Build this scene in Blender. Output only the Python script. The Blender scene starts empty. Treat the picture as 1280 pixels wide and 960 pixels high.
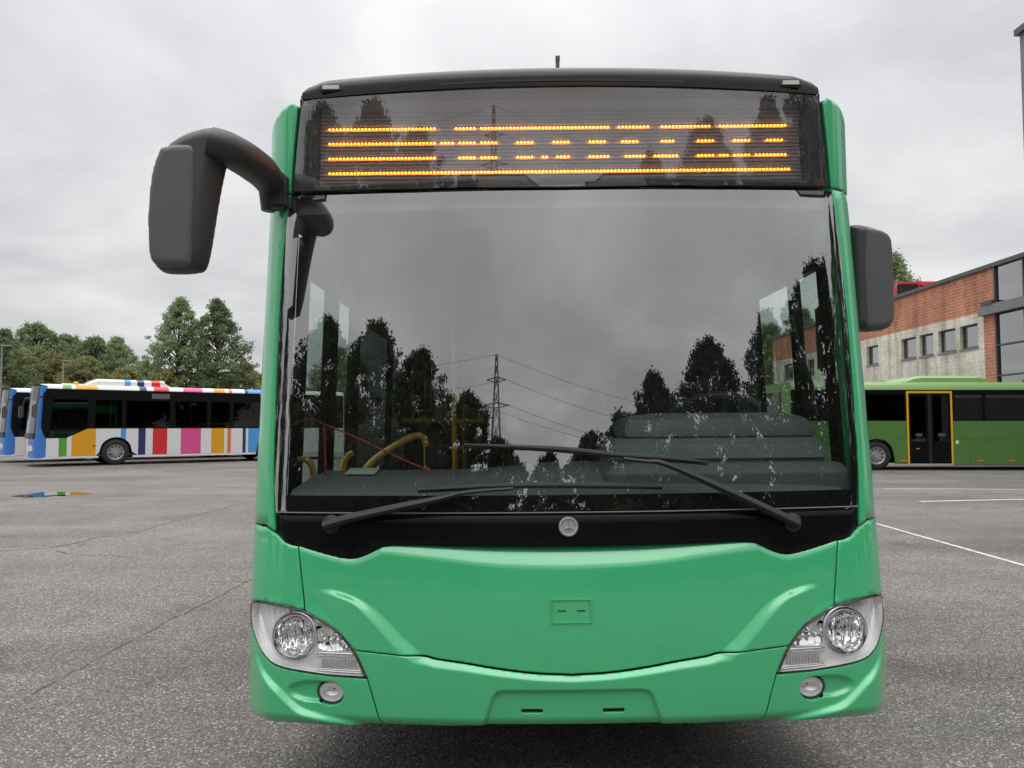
import bpy, bmesh, math, random
import numpy as np
from mathutils import Vector, Matrix
from mathutils.geometry import delaunay_2d_cdt

SC = bpy.context.scene
COL = SC.collection
R = math.radians
PI = math.pi

# ------------------------------------------------------------------ camera
cam_d = bpy.data.cameras.new('camera')
cam_d.sensor_width = 36.0
cam_d.lens = 36.0 * 961 / 1280
cam_d.clip_start = 0.05
cam_d.clip_end = 2000
cam = bpy.data.objects.new('camera', cam_d)
COL.objects.link(cam)
cam.location = (0, 0, 1.5)
cam.rotation_euler = (R(90 + 3.04), 0, 0)
SC.camera = cam
# ------------------------------------------------------------------ world
SUN_EL, SUN_AZ = 80.0, 205.0          # azimuth clockwise from +y
w = bpy.data.worlds.new('World')
SC.world = w
w.use_nodes = True
nt = w.node_tree
nt.nodes.clear()
def N(tree, typ, **kw):
    n = tree.nodes.new(typ)
    for k, v in kw.items():
        if k == 'inp':
            for kk, vv in v.items():
                n.inputs[kk].default_value = vv
        else:
            setattr(n, k, v)
    return n
out = N(nt, 'ShaderNodeOutputWorld')
bg_sky = N(nt, 'ShaderNodeBackground', inp={'Strength': 0.10})
sky = N(nt, 'ShaderNodeTexSky', sky_type='NISHITA', sun_disc=False, sun_elevation=R(SUN_EL), sun_rotation=R(SUN_AZ))
nt.links.new(sky.outputs[0], bg_sky.inputs['Color'])
tc = N(nt, 'ShaderNodeTexCoord')
sep = N(nt, 'ShaderNodeSeparateXYZ')
nt.links.new(tc.outputs['Generated'], sep.inputs[0])
zc = N(nt, 'ShaderNodeMath', operation='MAXIMUM', inp={1: 0.0}); nt.links.new(sep.outputs[2], zc.inputs[0])
za = N(nt, 'ShaderNodeMath', operation='ADD', inp={1: 0.22}); nt.links.new(zc.outputs[0], za.inputs[0])
dx = N(nt, 'ShaderNodeMath', operation='DIVIDE'); nt.links.new(sep.outputs[0], dx.inputs[0]); nt.links.new(za.outputs[0], dx.inputs[1])
dy = N(nt, 'ShaderNodeMath', operation='DIVIDE'); nt.links.new(sep.outputs[1], dy.inputs[0]); nt.links.new(za.outputs[0], dy.inputs[1])
cv = N(nt, 'ShaderNodeCombineXYZ'); nt.links.new(dx.outputs[0], cv.inputs[0]); nt.links.new(dy.outputs[0], cv.inputs[1])
no1 = N(nt, 'ShaderNodeTexNoise', inp={'Scale': 1.35, 'Detail': 7.0, 'Roughness': 0.52, 'Distortion': 0.35}); nt.links.new(cv.outputs[0], no1.inputs['Vector'])
ramp = N(nt, 'ShaderNodeValToRGB')
el = ramp.color_ramp.elements
el[0].position = 0.33; el[0].color = (0.53, 0.535, 0.548, 1)
el[1].position = 0.68; el[1].color = (0.84, 0.838, 0.838, 1)
e2 = el.new(0.52); e2.color = (0.675, 0.676, 0.683, 1)
nt.links.new(no1.outputs['Fac'], ramp.inputs[0])
z2 = N(nt, 'ShaderNodeMath', operation='POWER', inp={1: 2.2}); nt.links.new(zc.outputs[0], z2.inputs[0])
zg = N(nt, 'ShaderNodeMath', operation='MULTIPLY_ADD', inp={1: 2.0, 2: 0.90}); nt.links.new(z2.outputs[0], zg.inputs[0])   # overcast sky: zenith about three times the horizon
bg_cl = N(nt, 'ShaderNodeBackground')
nt.links.new(ramp.outputs[0], bg_cl.inputs['Color'])
nt.links.new(zg.outputs[0], bg_cl.inputs['Strength'])
mixw = N(nt, 'ShaderNodeMixShader', inp={0: 0.93})
nt.links.new(bg_sky.outputs[0], mixw.inputs[1]); nt.links.new(bg_cl.outputs[0], mixw.inputs[2])
nt.links.new(mixw.outputs[0], out.inputs[0])
# ------------------------------------------------------------------ sun
sun_d = bpy.data.lights.new('sun', 'SUN')
sun_d.energy = 1.5
sun_d.angle = R(70)
sun_d.color = (1.0, 0.97, 0.93)
sun = bpy.data.objects.new('sun', sun_d)
COL.objects.link(sun)
sdir = Vector((math.sin(R(SUN_AZ)) * math.cos(R(SUN_EL)), math.cos(R(SUN_AZ)) * math.cos(R(SUN_EL)), math.sin(R(SUN_EL))))
sun.rotation_euler = sdir.to_track_quat('Z', 'Y').to_euler()
sun.location = (0, -5, 30)
# ------------------------------------------------------------------ view
SC.view_settings.view_transform = 'Standard'
SC.view_settings.look = 'None'
SC.view_settings.exposure = 0.15
SC.view_settings.gamma = 1.0
SC.view_settings.use_curve_mapping = False
SC.render.engine = 'CYCLES'
SC.cycles.use_denoising = True
SC.cycles.max_bounces = 10
SC.cycles.transparent_max_bounces = 24
SC.cycles.caustics_reflective = False
SC.cycles.caustics_refractive = False
SC.cycles.sample_clamp_indirect = 6.0

# ================================================================== materials
def mat_new(name):
    m = bpy.data.materials.new(name)
    m.use_nodes = True
    t = m.node_tree
    t.nodes.clear()
    o = t.nodes.new('ShaderNodeOutputMaterial')
    return m, t, o
def pbr(name, col, rough=0.5, metal=0.0, coat=0.0, spec=0.5, noise=0.0, nscale=8.0, bump=0.0, bscale=60.0, emit=None, estr=0.0, rnoise=0.0, coat_rough=0.03, coat_ior=1.5):
    m, t, o = mat_new(name)
    b = N(t, 'ShaderNodeBsdfPrincipled', inp={'Base Color': (*col, 1), 'Roughness': rough, 'Metallic': metal, 'Coat Weight': coat, 'Coat Roughness': coat_rough, 'Coat IOR': coat_ior, 'Specular IOR Level': spec})
    t.links.new(b.outputs[0], o.inputs[0])
    tcn = N(t, 'ShaderNodeTexCoord')
    if noise or rnoise:
        nz = N(t, 'ShaderNodeTexNoise', inp={'Scale': nscale, 'Detail': 6.0, 'Roughness': 0.6})
        t.links.new(tcn.outputs['Object'], nz.inputs['Vector'])
        if noise:
            mr = N(t, 'ShaderNodeMapRange', inp={'From Min': 0.25, 'From Max': 0.75, 'To Min': 1 - noise, 'To Max': 1 + noise})
            t.links.new(nz.outputs['Fac'], mr.inputs['Value'])
            mx = N(t, 'ShaderNodeMix', data_type='RGBA', blend_type='MULTIPLY', inp={0: 1.0})
            mx.inputs['A'].default_value = (*col, 1)
            mx.inputs[6].default_value = (*col, 1)
            t.links.new(mr.outputs[0], mx.inputs[7])
            t.links.new(mx.outputs[2], b.inputs['Base Color'])
        if rnoise:
            mr2 = N(t, 'ShaderNodeMapRange', inp={'From Min': 0.3, 'From Max': 0.7, 'To Min': max(0, rough - rnoise), 'To Max': rough + rnoise})
            t.links.new(nz.outputs['Fac'], mr2.inputs['Value'])
            t.links.new(mr2.outputs[0], b.inputs['Roughness'])
    if bump:
        nb = N(t, 'ShaderNodeTexNoise', inp={'Scale': bscale, 'Detail': 3.0})
        t.links.new(tcn.outputs['Object'], nb.inputs['Vector'])
        bp = N(t, 'ShaderNodeBump', inp={'Strength': bump, 'Distance': 0.005})
        t.links.new(nb.outputs['Fac'], bp.inputs['Height'])
        t.links.new(bp.outputs[0], b.inputs['Normal'])
    if emit:
        b.inputs['Emission Color'].default_value = (*emit, 1)
        b.inputs['Emission Strength'].default_value = estr
    return m
def glass_mat(name, tint, refl_min, refl_max, rough=0.0, dirt=0.0, power=3.0):
    """thin pane: tinted see-through mixed with a mirror reflection that grows towards grazing angles"""
    m, t, o = mat_new(name)
    tr = N(t, 'ShaderNodeBsdfTransparent', inp={'Color': (*tint, 1)})
    gl = N(t, 'ShaderNodeBsdfGlossy', inp={'Color': (1, 1, 1, 1), 'Roughness': rough})
    lw = N(t, 'ShaderNodeLayerWeight', inp={'Blend': 0.5})
    pw = N(t, 'ShaderNodeMath', operation='POWER', inp={1: power}); t.links.new(lw.outputs['Facing'], pw.inputs[0])
    mr = N(t, 'ShaderNodeMapRange', inp={'To Min': refl_min, 'To Max': refl_max}); t.links.new(pw.outputs[0], mr.inputs['Value'])
    mx = N(t, 'ShaderNodeMixShader'); t.links.new(mr.outputs[0], mx.inputs[0])
    t.links.new(tr.outputs[0], mx.inputs[1]); t.links.new(gl.outputs[0], mx.inputs[2])
    last = mx
    if dirt:
        tcn = N(t, 'ShaderNodeTexCoord')
        mp = N(t, 'ShaderNodeMapping'); mp.inputs['Scale'].default_value = (30, 30, 5)
        t.links.new(tcn.outputs['Object'], mp.inputs['Vector'])
        nz = N(t, 'ShaderNodeTexNoise', inp={'Scale': 3.0, 'Detail': 8.0, 'Roughness': 0.7}); t.links.new(mp.outputs[0], nz.inputs['Vector'])
        m2 = N(t, 'ShaderNodeMapRange', inp={'From Min': 0.35, 'From Max': 0.85, 'To Min': dirt * 0.35, 'To Max': dirt * 1.6}); t.links.new(nz.outputs['Fac'], m2.inputs['Value'])
        df = N(t, 'ShaderNodeBsdfDiffuse', inp={'Color': (0.55, 0.54, 0.52, 1)})
        m3 = N(t, 'ShaderNodeMixShader'); t.links.new(m2.outputs[0], m3.inputs[0])
        t.links.new(mx.outputs[0], m3.inputs[1]); t.links.new(df.outputs[0], m3.inputs[2])
        last = m3
    t.links.new(last.outputs[0], o.inputs[0])
    return m
def asphalt_mat():
    m, t, o = mat_new('asphalt')
    b = N(t, 'ShaderNodeBsdfPrincipled', inp={'Roughness': 0.75, 'Specular IOR Level': 0.45})
    t.links.new(b.outputs[0], o.inputs[0])
    tcn = N(t, 'ShaderNodeTexCoord')
    vo = N(t, 'ShaderNodeTexVoronoi', feature='F1', inp={'Scale': 105.0, 'Randomness': 1.0}); t.links.new(tcn.outputs['Object'], vo.inputs['Vector'])
    sepc = N(t, 'ShaderNodeSeparateColor'); t.links.new(vo.outputs['Color'], sepc.inputs[0])
    rp = N(t, 'ShaderNodeValToRGB'); e = rp.color_ramp.elements
    e[0].position = 0.0; e[0].color = (0.125, 0.121, 0.117, 1)
    e[1].position = 1.0; e[1].color = (0.62, 0.60, 0.575, 1)
    q = e.new(0.5); q.color = (0.195, 0.188, 0.18, 1)
    q = e.new(0.86); q.color = (0.29, 0.28, 0.268, 1)
    t.links.new(sepc.outputs[0], rp.inputs[0])
    # dark binder between the grains
    dk = N(t, 'ShaderNodeMapRange', inp={'From Min': 0.25, 'From Max': 0.75, 'To Min': 0.96, 'To Max': 0.42}); t.links.new(vo.outputs['Distance'], dk.inputs['Value'])
    mx = N(t, 'ShaderNodeMix', data_type='RGBA', blend_type='MULTIPLY', inp={0: 1.0})
    t.links.new(rp.outputs[0], mx.inputs[6]); t.links.new(dk.outputs[0], mx.inputs[7])
    # large worn patches, tyre streaks
    nz = N(t, 'ShaderNodeTexNoise', inp={'Scale': 0.35, 'Detail': 8.0, 'Roughness': 0.62}); t.links.new(tcn.outputs['Object'], nz.inputs['Vector'])
    mr = N(t, 'ShaderNodeMapRange', inp={'From Min': 0.3, 'From Max': 0.7, 'To Min': 0.78, 'To Max': 1.32}); t.links.new(nz.outputs['Fac'], mr.inputs['Value'])
    mp = N(t, 'ShaderNodeMapping'); mp.inputs['Scale'].default_value = (0.09, 0.9, 1); mp.inputs['Rotation'].default_value = (0, 0, R(5))
    t.links.new(tcn.outputs['Object'], mp.inputs['Vector'])
    nz2 = N(t, 'ShaderNodeTexNoise', inp={'Scale': 1.0, 'Detail': 7.0, 'Roughness': 0.65}); t.links.new(mp.outputs[0], nz2.inputs['Vector'])
    mr2 = N(t, 'ShaderNodeMapRange', inp={'From Min': 0.3, 'From Max': 0.7, 'To Min': 0.78, 'To Max': 1.22}); t.links.new(nz2.outputs['Fac'], mr2.inputs['Value'])
    mm = N(t, 'ShaderNodeMath', operation='MULTIPLY'); t.links.new(mr.outputs[0], mm.inputs[0]); t.links.new(mr2.outputs[0], mm.inputs[1])
    mx2 = N(t, 'ShaderNodeMix', data_type='RGBA', blend_type='MULTIPLY', inp={0: 1.0})
    t.links.new(mx.outputs[2], mx2.inputs[6]); t.links.new(mm.outputs[0], mx2.inputs[7])
    mx3 = N(t, 'ShaderNodeMix', data_type='RGBA', blend_type='MULTIPLY', inp={0: 1.0}); mx3.inputs[7].default_value = (0.99, 0.955, 0.92, 1)
    t.links.new(mx2.outputs[2], mx3.inputs[6])
    nh = N(t, 'ShaderNodeTexNoise', inp={'Scale': 1.7, 'Detail': 5.0, 'Roughness': 0.6}); t.links.new(tcn.outputs['Object'], nh.inputs['Vector'])
    rh = N(t, 'ShaderNodeValToRGB'); eh = rh.color_ramp.elements
    eh[0].position = 0.32; eh[0].color = (0.80, 0.80, 0.79, 1); eh[1].position = 0.62; eh[1].color = (1.06, 1.01, 0.985, 1)
    qh = eh.new(0.42); qh.color = (0.97, 0.985, 0.97, 1)
    t.links.new(nh.outputs['Fac'], rh.inputs[0])
    mx4 = N(t, 'ShaderNodeMix', data_type='RGBA', blend_type='MULTIPLY', inp={0: 1.0})
    t.links.new(mx3.outputs[2], mx4.inputs[6]); t.links.new(rh.outputs[0], mx4.inputs[7]); t.links.new(mx4.outputs[2], b.inputs['Base Color'])
    # damp patches: lower roughness
    nr = N(t, 'ShaderNodeTexNoise', inp={'Scale': 0.5, 'Detail': 5.0}); t.links.new(tcn.outputs['Object'], nr.inputs['Vector'])
    mr3 = N(t, 'ShaderNodeMapRange', inp={'From Min': 0.35, 'From Max': 0.65, 'To Min': 0.5, 'To Max': 0.85}); t.links.new(nr.outputs['Fac'], mr3.inputs['Value'])
    t.links.new(mr3.outputs[0], b.inputs['Roughness'])
    bp = N(t, 'ShaderNodeBump', inp={'Strength': 0.9, 'Distance': 0.004}, invert=True); t.links.new(vo.outputs['Distance'], bp.inputs['Height'])
    t.links.new(bp.outputs[0], b.inputs['Normal'])
    return m
def brick_mat(name, c1, c2, mortar, bw, bh, stain=0.0, msize=0.012):
    m, t, o = mat_new(name)
    b = N(t, 'ShaderNodeBsdfPrincipled', inp={'Roughness': 0.9, 'Specular IOR Level': 0.2})
    t.links.new(b.outputs[0], o.inputs[0])
    tcn = N(t, 'ShaderNodeTexCoord')
    sp = N(t, 'ShaderNodeSeparateXYZ'); t.links.new(tcn.outputs['Object'], sp.inputs[0])
    ad = N(t, 'ShaderNodeMath', operation='ADD'); t.links.new(sp.outputs[0], ad.inputs[0]); t.links.new(sp.outputs[1], ad.inputs[1])
    cb = N(t, 'ShaderNodeCombineXYZ'); t.links.new(ad.outputs[0], cb.inputs[0]); t.links.new(sp.outputs[2], cb.inputs[1])
    br = N(t, 'ShaderNodeTexBrick', inp={'Color1': (*c1, 1), 'Color2': (*c2, 1), 'Mortar': (*mortar, 1), 'Scale': 1.0, 'Mortar Size': msize, 'Brick Width': bw, 'Row Height': bh, 'Bias': 0.0})
    t.links.new(cb.outputs[0], br.inputs['Vector'])
    nz = N(t, 'ShaderNodeTexNoise', inp={'Scale': 0.6, 'Detail': 8.0, 'Roughness': 0.65}); t.links.new(tcn.outputs['Object'], nz.inputs['Vector'])
    mp = N(t, 'ShaderNodeMapping'); mp.inputs['Scale'].default_value = (1.3, 1.3, 0.12); t.links.new(tcn.outputs['Object'], mp.inputs['Vector'])
    ns = N(t, 'ShaderNodeTexNoise', inp={'Scale': 1.0, 'Detail': 6.0}); t.links.new(mp.outputs[0], ns.inputs['Vector'])
    mr = N(t, 'ShaderNodeMapRange', inp={'From Min': 0.3, 'From Max': 0.7, 'To Min': 0.75, 'To Max': 1.2}); t.links.new(nz.outputs['Fac'], mr.inputs['Value'])
    mr2 = N(t, 'ShaderNodeMapRange', inp={'From Min': 0.3, 'From Max': 0.6, 'To Min': 1 - stain, 'To Max': 1.05}); t.links.new(ns.outputs['Fac'], mr2.inputs['Value'])
    mm = N(t, 'ShaderNodeMath', operation='MULTIPLY'); t.links.new(mr.outputs[0], mm.inputs[0]); t.links.new(mr2.outputs[0], mm.inputs[1])
    mx = N(t, 'ShaderNodeMix', data_type='RGBA', blend_type='MULTIPLY', inp={0: 1.0}); t.links.new(br.outputs['Color'], mx.inputs[6]); t.links.new(mm.outputs[0], mx.inputs[7])
    t.links.new(mx.outputs[2], b.inputs['Base Color'])
    return m
def leaf_mat(name, c1, c2, c3):
    m, t, o = mat_new(name)
    geo = N(t, 'ShaderNodeNewGeometry')
    rp = N(t, 'ShaderNodeValToRGB'); e = rp.color_ramp.elements
    e[0].color = (*c1, 1); e[1].color = (*c3, 1); q = e.new(0.55); q.color = (*c2, 1)
    t.links.new(geo.outputs['Random Per Island'], rp.inputs[0])
    oi = N(t, 'ShaderNodeObjectInfo')
    mr = N(t, 'ShaderNodeMapRange', inp={'To Min': 0.75, 'To Max': 1.25}); t.links.new(oi.outputs['Random'], mr.inputs['Value'])
    mx = N(t, 'ShaderNodeMix', data_type='RGBA', blend_type='MULTIPLY', inp={0: 1.0}); t.links.new(rp.outputs[0], mx.inputs[6]); t.links.new(mr.outputs[0], mx.inputs[7])
    df = N(t, 'ShaderNodeBsdfDiffuse'); t.links.new(mx.outputs[2], df.inputs['Color'])
    tl = N(t, 'ShaderNodeBsdfTranslucent'); t.links.new(mx.outputs[2], tl.inputs['Color'])
    ms = N(t, 'ShaderNodeMixShader', inp={0: 0.42}); t.links.new(df.outputs[0], ms.inputs[1]); t.links.new(tl.outputs[0], ms.inputs[2])
    t.links.new(ms.outputs[0], o.inputs[0])
    return m
def reflector_mat():
    m, t, o = mat_new('reflector_chrome')
    b = N(t, 'ShaderNodeBsdfPrincipled', inp={'Base Color': (0.95, 0.95, 0.95, 1), 'Metallic': 1.0, 'Roughness': 0.10})
    tcn = N(t, 'ShaderNodeTexCoord')
    mp = N(t, 'ShaderNodeMapping'); mp.inputs['Scale'].default_value = (60, 60, 26)
    t.links.new(tcn.outputs['Object'], mp.inputs['Vector'])
    vo = N(t, 'ShaderNodeTexVoronoi', feature='SMOOTH_F1', inp={'Scale': 1.0, 'Smoothness': 0.6}); t.links.new(mp.outputs[0], vo.inputs['Vector'])
    bp = N(t, 'ShaderNodeBump', inp={'Strength': 0.5, 'Distance': 0.010}); t.links.new(vo.outputs['Distance'], bp.inputs['Height'])
    t.links.new(bp.outputs[0], b.inputs['Normal']); t.links.new(b.outputs[0], o.inputs[0])
    return m
M = {}
GREEN = (0.055, 0.49, 0.205)
M['green'] = pbr('green_paint', GREEN, 0.30, coat=1.0, coat_rough=0.06, coat_ior=1.55, rnoise=0.05, nscale=5, noise=0.03)
M['gap'] = pbr('seam_black', (0.008, 0.012, 0.010), 0.8)
M['black_gloss'] = pbr('black_gloss', (0.006, 0.006, 0.007), 0.16, spec=0.4, rnoise=0.03)
M['mask'] = pbr('black_mask', (0.004, 0.0045, 0.0055), 0.25, spec=0.18, rnoise=0.04)
M['frit'] = pbr('black_ceramic_edge', (0.005, 0.005, 0.006), 0.3, spec=0.2)
M['plastic'] = pbr('dark_plastic', (0.042, 0.041, 0.043), 0.42, bump=0.25, bscale=500)
M['plastic_face'] = pbr('dark_grey_plastic', (0.10, 0.10, 0.104), 0.40, bump=0.12, bscale=500)
M['rubber'] = pbr('rubber', (0.012, 0.012, 0.013), 0.55)
M['tyre'] = pbr('tyre_rubber', (0.022, 0.021, 0.020), 0.85, noise=0.2, nscale=12)
M['rim'] = pbr('steel_rim', (0.36, 0.36, 0.37), 0.4, metal=0.35, noise=0.2)
M['screen'] = glass_mat('windscreen_glass', (0.90, 0.96, 0.95), 0.345, 0.78, dirt=0.012)
M['signglass'] = glass_mat('sign_glass', (0.80, 0.80, 0.82), 0.16, 0.7, dirt=0.10)
M['sideglass'] = glass_mat('tinted_glass', (0.80, 0.92, 0.86), 0.08, 0.95, power=2.5)
M['darkglass'] = glass_mat('dark_glass', (0.22, 0.25, 0.24), 0.03, 0.7, power=2.5)
M['film'] = glass_mat('filmed_glass', (0.07, 0.08, 0.08), 0.06, 0.8, power=2.5)
M['buildglass'] = glass_mat('building_glass', (0.10, 0.13, 0.14), 0.30, 0.85, power=2.0)
M['lens'] = glass_mat('lamp_lens', (0.97, 0.97, 0.97), 0.05, 0.8)
M['chrome'] = pbr('chrome', (0.85, 0.85, 0.86), 0.12, metal=1.0)
M['satin'] = pbr('satin_silver', (0.80, 0.80, 0.80), 0.25, metal=0.25)
M['reflector'] = reflector_mat()
M['bezel'] = pbr('lamp_bezel_silver', (0.92, 0.92, 0.92), 0.14, metal=0.35, bump=0.45, bscale=40)
M['led'] = pbr('amber_led', (0.9, 0.4, 0.05), 0.4, emit=(1.0, 0.26, 0.006), estr=24.0)
M['louver'] = pbr('display_fin', (0.14, 0.135, 0.14), 0.55)
M['dispback'] = pbr('display_back', (0.62, 0.58, 0.59), 0.7)
M['dash'] = pbr('dashboard_plastic', (0.13, 0.148, 0.143), 0.6, noise=0.12, nscale=4, bump=0.2, bscale=300)
M['dash2'] = pbr('binnacle_plastic', (0.17, 0.198, 0.188), 0.6, noise=0.1, nscale=4, bump=0.2, bscale=300)
M['interior'] = pbr('interior_grey', (0.10, 0.105, 0.105), 0.7)
M['interior_dark'] = pbr('interior_dark', (0.03, 0.032, 0.032), 0.7)
M['ceiling'] = pbr('bus_ceiling', (0.20, 0.205, 0.20), 0.7)
M['yellow'] = pbr('yellow_rail', (0.85, 0.47, 0.015), 0.3, coat=0.3)
M['seat'] = pbr('seat_fabric', (0.03, 0.035, 0.045), 0.9, noise=0.3, nscale=40)
M['paper'] = pbr('pale_paper', (0.55, 0.66, 0.58), 0.7)
M['red_tape'] = pbr('red_cord', (0.45, 0.03, 0.06), 0.6)
M['white'] = pbr('white_paint', (0.74, 0.74, 0.74), 0.3, coat=0.3, noise=0.03)
M['blue'] = pbr('blue_paint', (0.045, 0.20, 0.58), 0.3, coat=0.3)
M['lightblue'] = pbr('light_blue_paint', (0.07, 0.33, 0.75), 0.3, coat=0.3)
M['navy'] = pbr('navy_paint', (0.025, 0.03, 0.13), 0.3, coat=0.3)
M['red'] = pbr('red_paint', (0.66, 0.022, 0.03), 0.3, coat=0.3)
M['pink'] = pbr('pink_paint', (0.72, 0.09, 0.29), 0.3, coat=0.3)
M['orange'] = pbr('amber_paint', (0.74, 0.35, 0.012), 0.3, coat=0.3)
M['orange_red'] = pbr('orange_paint', (0.80, 0.17, 0.03), 0.3, coat=0.3)
M['grass_green'] = pbr('leaf_green_paint', (0.10, 0.36, 0.03), 0.3, coat=0.3)
M['coach_green'] = pbr('coach_green_paint', (0.092, 0.222, 0.050), 0.32, coat=0.4, noise=0.05, nscale=2)
M['coach_top'] = pbr('coach_pale_green_paint', (0.24, 0.40, 0.14), 0.35, coat=0.3)
M['amber'] = pbr('amber_lamp', (0.75, 0.22, 0.02), 0.25)
M['asphalt'] = asphalt_mat()
M['crack'] = pbr('crack_dark', (0.125, 0.12, 0.115), 0.95)
M['lamp_steel'] = pbr('galvanised_steel', (0.30, 0.31, 0.32), 0.5, metal=0.6)
M['brick'] = brick_mat('red_brick', (0.58, 0.235, 0.145), (0.47, 0.18, 0.11), (0.60, 0.40, 0.30), 0.42, 0.17, stain=0.3, msize=0.014)
M['block'] = brick_mat('cream_block', (0.76, 0.73, 0.62), (0.63, 0.61, 0.49), (0.80, 0.77, 0.68), 0.42, 0.21, stain=0.45, msize=0.018)
M['concrete'] = pbr('grey_cladding', (0.22, 0.225, 0.235), 0.7, noise=0.12, nscale=1.5)
M['frame_grey'] = pbr('grey_frame', (0.075, 0.08, 0.09), 0.5)
M['roof_metal'] = pbr('dark_roof_edge', (0.09, 0.09, 0.10), 0.5)
M['bark'] = pbr('bark', (0.06, 0.05, 0.04), 0.95, noise=0.3, nscale=10, bump=0.5, bscale=30)
M['leaf'] = leaf_mat('leaf_green', (0.14, 0.185, 0.10), (0.25, 0.31, 0.165), (0.37, 0.43, 0.24))
M['leaf_olive'] = leaf_mat('leaf_olive', (0.19, 0.205, 0.09), (0.31, 0.32, 0.14), (0.42, 0.41, 0.20))
M['leaf_shaded'] = leaf_mat('leaf_shaded', (0.018, 0.028, 0.014), (0.035, 0.050, 0.024), (0.07, 0.085, 0.04))  # leaf colours darkened to stand in for backlit shade
M['pylon'] = pbr('pylon_steel', (0.12, 0.125, 0.13), 0.6, metal=0.3)
def line_mat():
    m, t, o = mat_new('worn_white_line')
    b = N(t, 'ShaderNodeBsdfPrincipled', inp={'Base Color': (0.66, 0.65, 0.63, 1), 'Roughness': 0.7})
    tr = N(t, 'ShaderNodeBsdfTransparent')
    tcn = N(t, 'ShaderNodeTexCoord')
    nz = N(t, 'ShaderNodeTexNoise', inp={'Scale': 22.0, 'Detail': 6.0, 'Roughness': 0.7}); t.links.new(tcn.outputs['Object'], nz.inputs['Vector'])
    mr = N(t, 'ShaderNodeMapRange', inp={'From Min': 0.36, 'From Max': 0.50}); t.links.new(nz.outputs['Fac'], mr.inputs['Value'])
    mx = N(t, 'ShaderNodeMixShader'); t.links.new(mr.outputs[0], mx.inputs[0]); t.links.new(tr.outputs[0], mx.inputs[1]); t.links.new(b.outputs[0], mx.inputs[2])
    t.links.new(mx.outputs[0], o.inputs[0])
    return m
M['line'] = line_mat()
M['water'] = pbr('puddle_water', (0.05, 0.048, 0.046), 0.02, spec=0.9, coat=1.0, coat_rough=0.0)

# ================================================================== helpers
def tag(o, label=None, cat=None, group=None, kind=None):
    if label: o['label'] = label
    if cat: o['category'] = cat
    if group: o['group'] = group
    if kind: o['kind'] = kind
    return o
def empty(name, loc=(0, 0, 0), rot=(0, 0, 0)):
    o = bpy.data.objects.new(name, None)
    o.location = loc; o.rotation_euler = rot
    COL.objects.link(o)
    return o
def link(name, me, mat, parent):
    if mat is not None and len(me.materials) == 0: me.materials.append(mat)
    o = bpy.data.objects.new(name, me)
    COL.objects.link(o)
    if parent is not None: o.parent = parent
    return o
def mesh(name, verts, faces, mat, parent=None, smooth=False, normals=None):
    me = bpy.data.meshes.new(name)
    me.from_pydata([tuple(map(float, v)) for v in verts], [], faces)
    if smooth: me.polygons.foreach_set('use_smooth', [True] * len(me.polygons))
    me.update()
    if normals is not None:
        me.normals_split_custom_set_from_vertices([tuple(map(float, n)) for n in normals])
    return link(name, me, mat, parent)
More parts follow.
